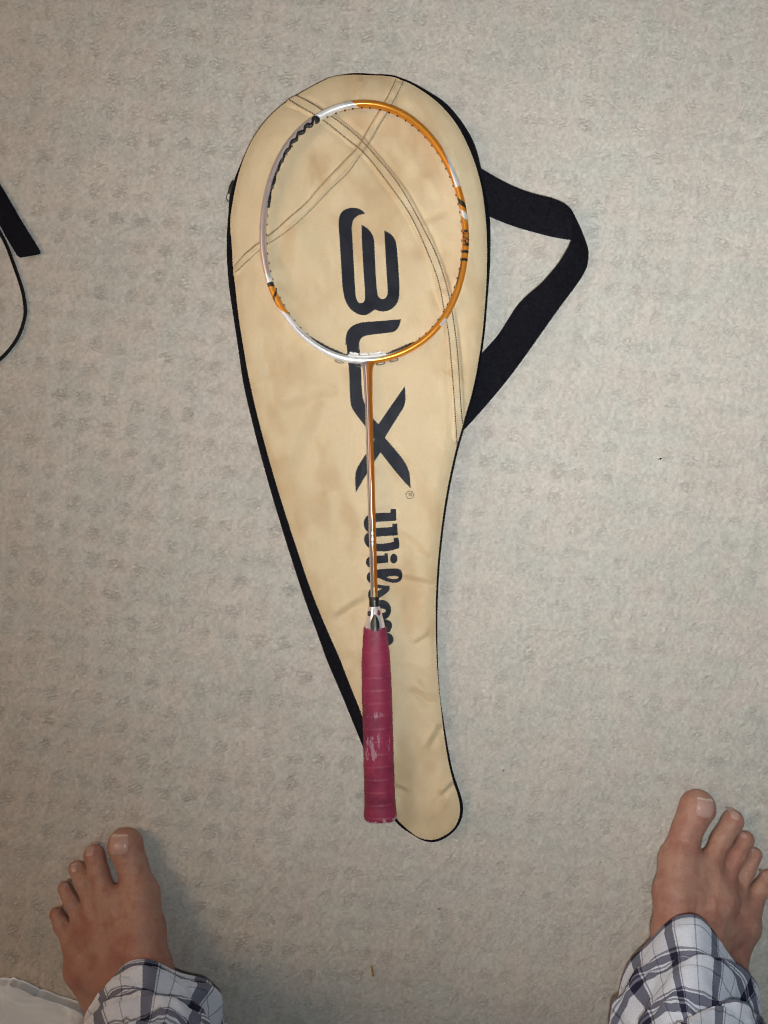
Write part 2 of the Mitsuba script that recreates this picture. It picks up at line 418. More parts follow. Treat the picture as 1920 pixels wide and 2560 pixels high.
a, b, c, d = i * nc + j, i * nc + (j + 1) % nc, (i + 1) * nc + (j + 1) % nc, (i + 1) * nc + j
F = np.vstack([np.stack([a, b, c], -1).reshape(-1, 3), np.stack([a, c, d], -1).reshape(-1, 3)])
k = add('racket_cover__gusset', trimesh.Trimesh(G.reshape(-1, 3), F[:, ::-1], process=False), 'mat_black_web', smooth=True)
labels[k] = {'label': 'black side band running round the cover'}


# stitched seams: dashes of thread
def stitches(p, step, length, r, lift):
    w, z = at_panel(spline(p, 400))
    q = np.column_stack([w, z + lift])
    L = np.concatenate([[0], np.cumsum(np.linalg.norm(np.diff(q, axis=0), axis=1))])
    out = []
    for s in np.arange(0.0005, L[-1] - length, step):
        t = np.linspace(s, s + length, 4)
        out.append(tube(np.column_stack([np.interp(t, L, q[:, k]) for k in range(3)]), [r * .5, r, r, r * .5], [r * .5, r, r, r * .5], M=6)[0])
    return join(out)


for nm, mt, r in (('dark_upper', 'mat_thread', 0.00058), ('dark_lower', 'mat_thread', 0.00058), ('tan_upper', 'mat_thread_tan', 0.00055), ('tan_lower', 'mat_thread_tan', 0.00055)):
    k = add('racket_cover__stitched_seam', stitches(seam_px[nm], 0.0023, 0.0019, r, 0.0002), mt, smooth=True)

# lettering, printed on the panel
B = Polygon(cA([(885, 912), (865, 890), (835, 877), (800, 875), (765, 885), (740, 905), (728, 935), (727, 990), (735, 1100), (745, 1280), (752, 1370), (765, 1425), (790, 1470), (825, 1500), (870, 1515),
                (905, 1507), (940, 1478), (975, 1491), (1010, 1490), (1050, 1472), (1078, 1435), (1088, 1380), (1085, 1300), (1075, 1150), (1070, 1100), (1060, 1060), (1035, 1030), (997, 1010),
                (1002, 1100), (1010, 1250), (1018, 1370), (1015, 1395), (1000, 1415), (980, 1418), (965, 1408), (955, 1385), (945, 1260), (938, 1080), (930, 1040), (910, 1010), (885, 988), (862, 978),
                (866, 1100), (875, 1270), (885, 1400), (880, 1430), (865, 1442), (845, 1440), (830, 1415), (825, 1370), (820, 1280), (810, 1100), (804, 1000), (806, 972), (815, 945), (835, 925), (860, 915)]))
Lp = Polygon(np.vstack([cA([(1096, 1537), (900, 1552), (860, 1555), (820, 1568), (790, 1590), (773, 1620), (767, 1660), (770, 1720)]), cX([(88, 0), (105, 250), (125, 400), (135, 700), (145, 870), (162, 935), (200, 1000), (345, 1190), (482, 1374),
                        (370, 1555), (290, 1680), (240, 1760), (215, 1830), (208, 1950), (220, 2105), (370, 1850), (480, 1670), (560, 1555), (700, 1735), (860, 1930), (977, 2052),
                        (967, 1880), (945, 1790), (900, 1690), (800, 1560), (620, 1350), (850, 980), (882, 930), (902, 860), (906, 760), (895, 640), (530, 1165), (455, 1080), (360, 930), (335, 870), (312, 790), (302, 700), (288, 350), (265, 0)]),
                        cA([(849, 1750), (845, 1690), (852, 1660), (870, 1640), (900, 1630), (1040, 1615), (1065, 1605), (1085, 1580)])]))
E = lambda cx, cy, rx, ry: Polygon(cW([(cx + rx * math.cos(t), cy + ry * math.sin(t)) for t in np.linspace(0, 2 * np.pi, 40)[:-1]]))
W_ = lambda pts: Polygon(cW(pts)).buffer(0)
w1 = W_([(645, 122), (718, 125), (722, 287), (440, 302), (385, 315), (372, 345), (385, 372), (440, 388), (670, 372), (668, 328), (735, 328), (745, 487), (440, 507), (390, 520), (372, 550), (390, 590), (450, 602), (540, 605), (620, 592), (690, 575), (685, 522), (752, 520), (766, 600), (760, 665),
         (650, 700), (560, 712), (450, 705), (390, 690), (330, 655), (290, 600), (274, 545), (290, 480), (335, 447), (290, 405), (268, 330), (285, 258), (330, 205), (440, 182), (640, 175)])
i1 = W_([(345, 778), (455, 770), (555, 765), (560, 737), (605, 735), (612, 865), (455, 882), (420, 890), (380, 920), (345, 932), (315, 905), (300, 855), (312, 815)])
l1 = W_([(350, 995), (460, 960), (600, 950), (740, 943), (790, 970), (808, 1030), (800, 1090), (770, 1130), (700, 1148), (620, 1135), (550, 1110), (480, 1075), (420, 1085), (380, 1130), (345, 1142), (318, 1100), (312, 1060), (325, 1020)]).difference(W_([(585, 1070), (650, 1048), (730, 1050), (758, 1068), (740, 1090), (660, 1095)]))
s1 = W_([(350, 1240), (400, 1200), (460, 1165), (540, 1180), (632, 1186), (630, 1250), (560, 1312), (485, 1357), (440, 1400), (360, 1425), (335, 1340), (332, 1290)]).difference(W_([(445, 1270), (525, 1225), (450, 1215)]))
o1 = E(525, 1520, 125, 140).difference(E(520, 1530, 60, 30)).union(W_([(350, 1480), (420, 1440), (420, 1600), (360, 1610)]))
n1 = unary_union([E(585, 1738, 80, 85), E(600, 1925, 85, 88), W_([(360, 1640), (600, 1655), (640, 1830), (520, 1830), (360, 1810)]), W_([(370, 1870), (600, 1840), (630, 2012), (380, 2000)])])
rc = np.array([735 / 16.59 + 980, 450 / 16.59 + 1210])
reg = Point(*rc).buffer(10.2, 24).difference(Point(*rc).buffer(8.6, 24))
bar = lambda pts: Polygon([(rc[0] + x, rc[1] + y) for x, y in pts])
# an R turned to read downwards (its top to the right)
reg = unary_union([reg, bar([(-5, -4.2), (5, -4.2), (5, -2.8), (-5, -2.8)]), bar([(3.6, -4.2), (5, -4.2), (5, 2), (3.6, 2)]), bar([(0, -4.2), (1.3, -4.2), (1.3, 2), (0, 2)]), bar([(0.4, 1.4), (4.4, 1.4), (4.4, 3), (0.4, 3)]), bar([(0, 0.5), (0.8, 1.8), (-5, 4.4), (-5, 3)])])


def print_on(poly, h=0.0022, smoothed=True):
    out = []
    for g in getattr(poly, 'geoms', [poly]):
        rs = []
        for r in [g.exterior, *g.interiors]:
            c = np.array(r.coords)[:-1]
            q = np.vstack([c, c[:1]])
            if smoothed:      # round the traced corners a little, keep the sharp tips
                a, b = np.roll(c, 1, 0) - c, np.roll(c, -1, 0) - c
                cosang = (a * b).sum(1) / (np.linalg.norm(a, axis=1) * np.linalg.norm(b, axis=1) + 1e-9)
                c2 = []
                for k in range(len(c)):
                    if cosang[k] > -0.5:
                        c2.append(c[k])
                    else:
                        c2 += [c[k] + 0.25 * a[k], c[k] + 0.25 * b[k]]
                c = np.array(c2)
            w, _ = at_panel(c)
            rs.append(w)
        out.append(Polygon(rs[0], rs[1:]).buffer(0))
    return sheet(unary_union(out), lambda P: panel_z(P) + 0.00035, h)


for poly in (B, Lp):
    add('racket_cover__printed_letter', print_on(poly), 'mat_print', smooth=True)
dot = E(688, 810, 50, 68)
for poly in (w1, unary_union([i1, dot]), l1, s1, o1, n1):
    add('racket_cover__printed_letter', print_on(poly), 'mat_print', smooth=True)
add('racket_cover__registered_mark', print_on(reg, 0.001, False), 'mat_thread', smooth=True)

# shoulder strap: black webbing, folded over at its far corner
pairs = [((230, 170), (300, 505)), ((280, 195), (340, 525)), ((400, 265), (420, 560)), ((520, 325), (500, 590)), ((650, 372), (650, 635)), ((780, 405), (800, 672)), ((860, 440), (872, 684)), ((910, 485), (911, 690)),
         ((945, 550), (911, 692)), ((985, 640), (904, 702)), ((1015, 720), (890, 735)), ((1028, 790), (865, 780)), ((1020, 860), (825, 845)), ((990, 930), (785, 895)), ((930, 1020), (700, 990)),
         ((840, 1140), (600, 1075)), ((740, 1280), (537, 1140)), ((620, 1450), (468, 1245)), ((480, 1640), (397, 1353)), ((340, 1810), (290, 1475)), ((165, 2005), (200, 1600)), ((90, 2080), (120, 1700))]
sz = [(14, 8), (15, 8), (15, 9), (17, 12), (20, 17), (23, 23), (24, 27), (23, 29), (21, 29), (18, 28), (15, 27), (13, 26), (11, 24), (10, 22), (8, 18), (7, 13), (6, 9), (6, 7), (6, 6), (5, 6), (5, 6), (5, 7)]
ea, eb = cS([p[0] for p in pairs]), cS([p[1] for p in pairs])
ea = spline(np.column_stack([*at(ea[:, 0], ea[:, 1], np.array([s[0] for s in sz]) * 1e-3), np.array([s[0] for s in sz]) * 1e-3]), 90, s=2e-6)
eb0 = np.column_stack([*at(eb[:, 0], eb[:, 1], np.array([s[1] for s in sz]) * 1e-3), np.array([s[1] for s in sz]) * 1e-3])
tb = np.linspace(0, 1, len(pairs))
# the same stations along both edges
ea0 = cS([p[0] for p in pairs])
ea0 = np.column_stack([*at(ea0[:, 0], ea0[:, 1], np.array([s[0] for s in sz]) * 1e-3), np.array([s[0] for s in sz]) * 1e-3])
tt = np.linspace(0, 1, 100)
from scipy.interpolate import PchipInterpolator
ea = PchipInterpolator(tb, ea0)(tt)
eb = PchipInterpolator(tb, eb0)(tt)
K = 12
S = np.array([ea + (eb - ea) * (k / K) for k in range(K + 1)])
bow = np.sin(np.linspace(0, np.pi, K + 1))[:, None]
S[..., 2] += 0.0015 * bow + 0.0006 * np.sin(tt * 40)[None] * bow
top = S.copy()
bot = S.copy()
bot[..., 2] -= 0.0014
V = np.vstack([top.reshape(-1, 3), bot.reshape(-1, 3)])
nt = len(tt)
i, j = np.meshgrid(np.arange(K), np.arange(nt - 1), indexing='ij')
q = (i * nt + j).ravel()
f1 = np.vstack([np.stack([q, q + 1, q + nt + 1], 1), np.stack([q, q + nt + 1, q + nt], 1)])
off = (K + 1) * nt
j = np.arange(nt - 1)
e0 = np.vstack([np.stack([j, j + off, j + 1], 1), np.stack([j + 1, j + off, j + off + 1], 1)])
jj = j + K * nt
e1 = np.vstack([np.stack([jj, jj + 1, jj + off], 1), np.stack([jj + 1, jj + off + 1, jj + off], 1)])
k = add('racket_cover__shoulder_strap', trimesh.Trimesh(V, np.vstack([f1, f1[:, ::-1] + off, e0, e1]), process=False), 'mat_black_web', smooth=35)
labels[k] = {'label': 'black webbing carrying strap folded over beside the cover'}

# zip pull on the left side: a tab and a wire ring
x, y = at(np.array([584, 574]), np.array([452, 484]), 0.012)
tabm = tube([[x[0], y[0], 0.012], [(x[0] + x[1]) / 2, (y[0] + y[1]) / 2, 0.012], [x[1], y[1], 0.011]], [0.0016, 0.0026, 0.0022], [0.001, 0.001, 0.0008], M=10)[0]
add('racket_cover__zip_tab', tabm, 'mat_black_plastic', smooth=40)
x, y = at(576, 494, 0.009)
rr = [[x + 0.0039 * math.cos(t), y + 0.0042 * math.sin(t), 0.009 + 0.001 * math.sin(t)] for t in np.linspace(0, 2 * np.pi, 33)[:-1]]
add('racket_cover__zip_ring', tube(rr, 0.00055, 0.00055, M=8, closed=True)[0], 'mat_wire', smooth=True)

# ------------------------------------------------------------------ badminton racket
RIM = cA([(900, 242), (1000, 255), (1100, 290), (1200, 355), (1300, 465), (1370, 570), (1430, 700), (1475, 850), (1493, 980), (1497, 1060), (1492, 1180), (1475, 1280), (1440, 1400), (1395, 1500), (1340, 1580), (1250, 1665),
          (1150, 1730), (1050, 1772), (940, 1800), (860, 1803), (770, 1790), (680, 1760), (580, 1708), (500, 1645), (420, 1552), (370, 1480), (330, 1400), (300, 1320), (278, 1220), (264, 1100), (262, 1000), (270, 880),
          (290, 770), (320, 670), (360, 580), (420, 480), (490, 400), (570, 337), (650, 292), (730, 263), (800, 249)])
RIM_Z = 0.0375
rim_px = spline(RIM, 480, closed=True, s=60)
rx, ry = at(rim_px[:, 0], rim_px[:, 1], RIM_Z + 0.001)
ring = Polygon(np.column_stack([rx, ry])).buffer(-0.0031, 64)
NR = 600
rc_ = np.array([ring.exterior.interpolate(s).coords[0] for s in np.linspace(0, ring.exterior.length, NR, endpoint=False)])
if Polygon(rc_).exterior.is_ccw:
    rc_ = rc_[::-1]
rc_ = np.column_stack([np.convolve(np.concatenate([rc_[-3:, k], rc_[:, k], rc_[:3, k]]), np.ones(7) / 7, 'valid') for k in range(2)])
tj = np.array(at(920, 900, RIM_Z))
rc_ = np.roll(rc_, -int(np.argmin(np.linalg.norm(rc_ - tj, axis=1))), 0)    # starts at the throat, runs clockwise: left side first
pz = panel_z(rc_)
print('rim bed', pz.min(), pz.max())
RIML = ring.exterior.length


def rim_u(cx, cy):
    p = np.array(at(*cA([(cx, cy)])[0], RIM_Z))
    return float(np.argmin(np.linalg.norm(rc_ - p, axis=1))) / NR


rim_mesh, ruv = tube(np.column_stack([rc_, np.full(NR, RIM_Z)]), 0.0032, 0.0048, M=24, closed=True, power=2.5)
ruv[:, 0] /= ruv[:, 0].max()
# with the path running clockwise, "right" of it is the inside of the hoop: v 0 inside, .25 up, .5 outside
U = {k: rim_u(*v) for k, v in dict(orange0=(385, 1500), black0=(320, 1338), white0=(306, 1302), chrome0=(585, 335), gold0=(765, 266), white1=(1345, 540), white1b=(1428, 765), stripe=(1462, 885), white2=(1470, 925), dark0=(1476, 1010), dark1=(1478, 1140), dark2=(1475, 1260), dot=(1352, 1560), gold1=(1180, 1705)).items()}
SILVER, ORANGE, WHITE, BLACK = (0.74, 0.61, 0.58), (0.74, 0.27, 0.015), (0.86, 0.85, 0.86), (0.02, 0.018, 0.015)


def rim_color(p, n, uv):
    u, v = uv.x, uv.y
    out = dr.abs(v - 0.5) < 0.17
    inn = dr.abs(v - 0.5) > 0.33
    c = mi.Color3f(*ORANGE)
    sil = mi.Color3f(*SILVER)
    wh = mi.Color3f(*WHITE)
    bl = mi.Color3f(*BLACK)
    diag = u + (v - 0.25) * 0.030
    c = dr.select((u < U['orange0'] + (v - 0.3) * 0.06), wh, c)
    c = dr.select((u > U['white0']) & (u < U['chrome0']), sil, c)
    c = dr.select((u >= U['chrome0']) & (diag < U['gold0'] + 0.012), wh, c)
    c = dr.select((u > U['black0'] - 0.002 + (v - 0.25) * 0.01) & (u < U['white0'] - 0.006), bl, c)
    c = dr.select((u >= U['white0'] - 0.006) & (u < U['white0'] + 0.006), wh, c)
    # black slants through the orange patches
    s1_ = dr.abs(diag - (U['orange0'] + U['black0']) / 2 - 0.004) < 0.0022
    c = dr.select(s1_, bl, c)
    # white flash on the outer side, upper right
    w = (u - U['white1']) / (U['white1b'] - U['white1'])
    c = dr.select((w > 0) & (w < 1.0) & (v > 0.34 - 0.25 * w) & (v < 0.8), wh, c)
    for k_, o_ in (('white1b', 0.022), ('stripe', -0.004)):
        c = dr.select(dr.abs(u - (v - 0.25) * 0.035 - U[k_] - o_) < 0.0022, bl, c)
    c = dr.select(dr.abs(u - (v - 0.25) * 0.03 - U['white2']) < 0.0052, wh, c)
    # dark lettering and lines on the right side
    mark = (u > U['dark0']) & (u < U['dark0'] + 0.022) & (noise(u * 700, v * 14, 3.0) > 0.5) & (v > 0.08) & (v < 0.45)
    c = dr.select(mark, bl, c)
    for o_ in (0.0, 0.011):
        c = dr.select((dr.abs(u - U['dark1'] - o_) < 0.0019) & (v < 0.5), bl, c)
    c = dr.select((u > U['dark1'] + 0.011) & (u < U['dark2'] + 0.02) & (v > 0.02) & (v < 0.14), mi.Color3f(0.10, 0.035, 0.012), c)
    c = dr.select((dr.abs(u - U['dot']) < 0.006) & (v > 0.28) & (v < 0.55), wh, c)
    # a silver sliver on the inner side near the throat
    c = dr.select((u > U['gold1']) & (v < 0.22 * (u - U['gold1']) / (1 - U['gold1']) + 0.06), wh, c)
    # hair lines in the white part
    hl = (u > 0.03) & (u < U['orange0'] - 0.03) & (dr.abs(v - 0.19 - 0.5 * (u - 0.03)) < 0.012)
    c = dr.select(hl, mi.Color3f(0.16, 0.14, 0.14), c)
    return c


def rim_metal(p, n, uv):
    u = uv.x
    return dr.select((u > U['white0']) & (u < U['chrome0']), mi.Float(0.7), dr.select(u > U['gold0'], mi.Float(0.6), mi.Float(0.35)))


scene['mat_rim'] = {'type': 'principled', 'base_color': mikit.proc(rim_color), 'roughness': 0.30, 'metallic': mikit.proc(rim_metal), 'clearcoat': 1.0, 'clearcoat_gloss': 0.93, 'specular': 0.5}
k = add('badminton_racket__frame', rim_mesh, 'mat_rim', smooth=True, uv=ruv)
labels['badminton_racket'] = {'label': 'unstrung orange and silver badminton racket with a worn red grip, lying on the tan cover', 'category': 'badminton racket'}
labels[k] = {'label': 'orange and silver head frame without strings'}


# grommets along the inside of the hoop
def rim_frame(u):
    i = int(round(u * NR)) % NR
    t = rc_[(i + 2) % NR] - rc_[(i - 2) % NR]
    t = t / np.linalg.norm(t)
    return rc_[i], t, np.array([t[1], -t[0]])


def block(c, t, nrm, z, a, b, h, seg=8):
    """Small rounded peg: a along the frame, b across, h high."""
    m = trimesh.creation.cylinder(radius=1.0, height=1.0, sections=seg)
    v = m.vertices * [a, b, h]
    w = c[None] + v[:, :1] * t[None] + v[:, 1:2] * nrm[None]
    return trimesh.Trimesh(np.column_stack([w, v[:, 2] + z]), m.faces, process=False)


def peg(u, out, r, ln, z, sgn=1):
    """Stub of a grommet: lies across the frame, pointing inwards (sgn 1) or outwards."""
    c, t, nrm = rim_frame(u)
    p0, p1 = c + nrm * sgn * 0.0028, c + nrm * sgn * (0.0028 + ln)
    return tube([[*p0, z], [*((p0 + p1) / 2), z], [*p1, z]], [r, r, r * .8], [r, r, r * .8], M=8)[0]


g = []
for u in np.arange(0.004, 1.0, 0.0131):
    if u < 0.085 or u > 0.925:
        continue
    g.append(peg(u + rng.normal(0, 0.0008), 0, 0.00095, 0.0014, RIM_Z + rng.normal(0, 0.0003)))
k = add('badminton_racket__grommets', join(g), 'mat_black_plastic', smooth=40)
labels[k] = {'kind': 'stuff', 'label': 'row of small black string grommets inside the frame'}
# dark grommet strips beside the throat, either side of the white one
for (a_, b_) in ((rim_u(775, 1775), rim_u(535, 1660)), (rim_u(1190, 1700), rim_u(1015, 1770))):
    us = np.linspace(min(a_, b_), max(a_, b_), 40)
    path = np.array([rim_frame(u)[0] + rim_frame(u)[2] * 0.0036 for u in us])
    tap = np.clip(np.minimum(np.arange(40), 39 - np.arange(40)) / 10, 0.3, 1)
    wav = 1 + 0.25 * np.sin(np.arange(40) * 1.3)
    add('badminton_racket__grommet_strip', tube(np.column_stack([path, np.full(40, RIM_Z + 0.001)]), 0.0014 * tap * wav, 0.0022 * tap, M=10)[0], 'mat_black_plastic', smooth=40)
# white toothed strip at the throat
u0, u1 = rim_u(775, 1775), rim_u(1012, 1768) - 1
us = np.linspace(u1, u0, 30)
path = np.array([rim_frame(u)[0] + rim_frame(u)[2] * 0.0032 for u in us])
st = [tube(np.column_stack([path, np.full(30, RIM_Z + 0.001)]), 0.0016, 0.0026, M=10)[0]]
for q_, u in enumerate(np.linspace(u1 + 0.004, u0 - 0.003, 14)):
    c, t, nrm = rim_frame(u)
    st.append(block(c + nrm * (0.0054 + 0.0004 * (q_ % 2)), t, nrm, RIM_Z + 0.0012, 0.0010 + 0.0003 * ((q_ * 7) % 3) / 2, 0.0013, 0.004))
k = add('badminton_racket__throat_strip', join(st), 'mat_white_paint', smooth=40)
labels[k] = {'label': 'white toothed grommet strip at the throat of the frame'}
# small dark string loops left outside the throat
lo = []
for (cx_, cy_) in ((730, 1787), (845, 1806), (975, 1803), (1058, 1781)):
    u = rim_u(cx_, cy_)
    c, t, nrm = rim_frame(u)
    c = c - nrm * 0.0042
    lo.append(tube([[*(c + t * 0.0042 * math.cos(a_) - nrm * 0.0011 * math.sin(a_)), RIM_Z - 0.001] for a_ in np.linspace(0, 2 * np.pi, 17)[:-1]], 0.0004, 0.0004, M=6, closed=True)[0])
k = add('badminton_racket__outer_loops', join(lo), 'mat_wire', smooth=True)
# torn black bumper strip, upper left: thick beads and curls inside the frame that thin out downwards
ua, ub = rim_u(306, 880), rim_u(560, 362)
us = np.linspace(ua, ub, 150)
kk = np.linspace(0, 1, 150)
wavy = np.sin(kk ** 1.3 * 2 * np.pi * 7.5)
path = []
for u, k_, w_ in zip(us, kk, wavy):
    c, t, nrm = rim_frame(u)
    path.append([*(c + nrm * (0.0034 - 0.0010 * k_ + 0.0015 * k_ * w_)), RIM_Z + 0.0028 + 0.0020 * k_ + 0.0004 * w_])
path += [[*at(*cA([p])[0], RIM_Z + 0.004), RIM_Z + 0.0042] for p in ((575, 350), (588, 345), (600, 350), (600, 364), (588, 372))]
q = spline(np.array(path), 190, s=1e-7)
kq = np.linspace(0, 1, 190)
hw = (0.0013 + 0.0010 * kq) * (0.85 + 0.32 * np.sin(kq ** 1.3 * 2 * np.pi * 7.5 + 1.2))
k = add('badminton_racket__torn_bumper', tube(q, hw, 0.0007 + 0.0009 * kq, M=10)[0], 'mat_black_plastic', smooth=True)
labels[k] = {'label': 'torn black bumper strip curling off the upper left of the frame'}

# shaft with its flared throat, cap and grip
SH_Z = lambda py: np.interp(py, [900, 1500, 1570, 2046], [RIM_Z, 0.0335, 0.033, 0.0285])
axis_px = lambda py: 919.3 + (np.asarray(py) - 913) * (951.3 - 919.3) / (2046 - 913)


def axis_path(py):
    py = np.asarray(py, float)
    z = SH_Z(py)
    x, y = at(axis_px(py), py, z)
    return np.column_stack([x, y, z])


py = np.concatenate([np.linspace(904, 930, 12), np.linspace(936, 1010, 14), np.linspace(1020, 1502, 60)])
hw = np.interp(py, [904, 910, 916, 922, 940, 1000, 1502], [9.5, 7.0, 5.5, 4.8, 4.3, 3.7, 3.5]) * 1e-3
hh = np.interp(py, [904, 920, 960, 1502], [4.6, 4.4, 3.9, 3.75]) * 1e-3
shaft, suv = tube(axis_path(py), hw, hh, M=32)
# running down the picture, "right" of the path is the left of the picture: v 0 left, .25 up, .5 right


def shaft_color(p, n, uv):
    v = uv.y
    s = uv.x
    c = dr.select(v > 0.245, mi.Color3f(0.50, 0.15, 0.008), mi.Color3f(0.29, 0.22, 0.22))
    c = dr.select(dr.abs(v - 0.24) < 0.012, mi.Color3f(0.30, 0.15, 0.10), c)
    c = dr.select((v < 0.13) | (v > 0.75), mi.Color3f(0.52, 0.46, 0.42), c)
    # short white bars near the middle, cream flame at the lower end
    e_ = SH_L
    for a0, a1 in ((0.1625, 0.1655), (0.1672, 0.1715), (0.1727, 0.1738), (0.1750, 0.1758)):
        c = dr.select((s > a0) & (s < a1) & (dr.abs(v - 0.245) < 0.055), mi.Color3f(0.88, 0.88, 0.88), c)
    k_ = (s - (e_ - 0.0135)) / 0.0125
    c = dr.select((s > e_ - 0.0135) & (dr.abs(v - 0.25) < 0.03 + 0.04 * k_), mi.Color3f(0.74, 0.63, 0.33), c)
    return c


SH_L = float(suv[:, 0].max())
scene['mat_shaft'] = {'type': 'principled', 'base_color': mikit.proc(shaft_color), 'roughness': 0.14, 'metallic': 0.5, 'clearcoat': 0.6, 'clearcoat_gloss': 0.95}
k = add('badminton_racket__shaft', shaft, 'mat_shaft', smooth=True, uv=suv)
labels[k] = {'label': 'thin shaft, silver on one side and orange on the other'}

py = np.linspace(1492, 1516, 14)
add('badminton_racket__collar', tube(axis_path(py), np.interp(py, [1492, 1500, 1516], [4.1, 4.9, 5.2]) * 1e-3, np.interp(py, [1492, 1500, 1516], [4.1, 4.9, 5.2]) * 1e-3, M=24)[0], 'mat_black_plastic', smooth=40)
principled('mat_chrome', (0.84, 0.76, 0.76), 0.2, metallic=0.6, clearcoat=1.0)
py = np.linspace(1510, 1574, 40)
w = np.interp(py, [1510, 1518, 1530, 1574], [4.6, 5.4, 6.6, 10.2]) * 1e-3
k = add('badminton_racket__cone_cap', tube(axis_path(py), w, w * 0.97, M=40)[0], 'mat_chrome', smooth=40)
labels[k] = {'label': 'shiny silver cone cap above the grip'}
# dark tongue set on top of the cap, with two small red and brown chips beside it
tp = []
for t in np.linspace(0, 1, 22):
    pyc = 1533 + t * (1574 - 1533)
    tp.append((pyc, 0.0044 * math.sin(min(1, t * 1.35) * math.pi / 2) ** 0.8 + 1e-5))
c = axis_path(np.array([p[0] for p in tp]))
wr = np.interp(np.array([p[0] for p in tp]), [1510, 1518, 1530, 1574], [4.6, 5.4, 6.6, 10.2]) * 1e-3
a_ = np.linspace(-1, 1, 13)
V = []
for ci, ri, (pyc, half) in zip(c, wr, tp):
    ang = a_ * half / ri
    V.append(np.column_stack([ci[0] + (ri + 0.0007) * np.sin(ang), np.full(13, ci[1]), ci[2] + (ri * 0.97 + 0.0007 * (1 - a_ ** 4)) * np.cos(ang)]))
V = np.array(V).reshape(-1, 3)
i, j = np.meshgrid(np.arange(21), np.arange(12), indexing='ij')
q = (i * 13 + j).ravel()
add('badminton_racket__cone_cap__tongue', trimesh.Trimesh(V, np.vstack([np.stack([q, q + 13, q + 14], 1), np.stack([q, q + 14, q + 1], 1)]), process=False), 'mat_black_plastic', smooth=True)
principled('mat_red_mark', (0.20, 0.012, 0.02), 0.35)
cpx = {'mat_red_mark': (947, 1532), 'mat_black_plastic': (923, 1534)}
for mt, (a0, b0) in cpx.items():
    z = SH_Z(b0) + 0.0055
    x, y = at(a0, b0, z)
    m = trimesh.creation.icosphere(subdivisions=2, radius=1.0)
    m.vertices = m.vertices * [0.0016, 0.0026, 0.0012] + [x, y, z]
    add('badminton_racket__cone_cap__mark', m, mt, smooth=True)


def wrap_edge(s, v):
    # the cut edge of the wrapping tape, a thin pale worn line
    ph = s / 0.0122 + v * 0.28 + 0.15
    fr = ph - dr.floor(ph)
    return smoothstep(0.0, 0.02, fr) * (1 - smoothstep(0.06, 0.10, fr))


def grip_color(p, n, uv):
    s, v = uv.x, uv.y
    base = mix((0.265, 0.022, 0.064), (0.195, 0.020, 0.054), smoothstep(0.3, 0.7, fbm(p.x * 60, p.y * 45, 2.0)))
    base = base * (0.85 + 0.3 * noise(p.x * 1500, p.y * 1500, p.z * 900))
    # whitish wear flakes where the palm rubs, grime lower down, pale rubbed butt edge
    fl = fbm(p.x * 380, p.y * 130, 1.3, octaves=4)
    zone = smoothstep(0.065, 0.085, s) * (1 - smoothstep(0.124, 0.129, s)) * smoothstep(0.05, 0.12, v) * (1 - smoothstep(0.36, 0.44, v))
    left = 0.5 + 0.5 * smoothstep(0.26, 0.20, v) + 0.35 * smoothstep(0.115, 0.125, s)
    base = mix(base, (0.42, 0.25, 0.32), smoothstep(0.53, 0.66, fl * (0.78 + 0.30 * left * zone)) * zone * 0.7)
    ed = wrap_edge(s, v)
    base = mix(base, (0.42, 0.10, 0.15), ed * smoothstep(0.35, 0.6, noise(p.x * 500, p.y * 200, 4.0)) * 0.22)
    gr = fbm(p.x * 150 + 4, p.y * 90, 6.0)
    gz = smoothstep(0.128, 0.134, s) * (1 - smoothstep(0.165, 0.175, s))
    base = mix(base, (0.09, 0.012, 0.03), smoothstep(0.52, 0.68, gr) * gz * 0.3)
    be = smoothstep(GR_L - 0.006, GR_L - 0.001, s) + smoothstep(0.0022, 0.0, s) * 0.35
    base = mix(base, (0.55, 0.33, 0.36), smoothstep(0.42, 0.62, fbm(p.x * 300, p.y * 300, 8.0)) * be)
    return base


py = np.linspace(1568, 2047, 260)
gw = np.interp(py, [1568, 1600, 1650, 1735, 1900, 1990, 2012, 2028, 2042, 2047], [11.2, 12.4, 14.2, 14.9, 14.9, 15.2, 15.4, 16.2, 16.2, 15.3]) * 1e-3
gp = axis_path(py)


def wrap(s, a):
    ph = s[:, None] / 0.0122 + a[None] / (2 * np.pi) * 0.28 + 0.15
    fr = ph - np.floor(ph)
    saw = np.where(fr < 0.07, fr / 0.07, 1 - (fr - 0.07) / 0.93)
    return 1 + 0.028 * saw + 0.006 * np.sin(s[:, None] * 210 + a[None] * 3) + 0.004 * np.sin(a[None] * 8)


grip, guv = tube(gp, gw * 0.955, gw * 0.86, M=64, power=2.3, radial=wrap)
GR_L = float(guv[:, 0].max())
principled('mat_grip', mikit.proc(grip_color), 0.55, specular=0.4)
k = add('badminton_racket__grip', grip, 'mat_grip', smooth=True, uv=guv)
labels[k] = {'label': 'worn dark red wrapped grip with whitish rubbed patches'}

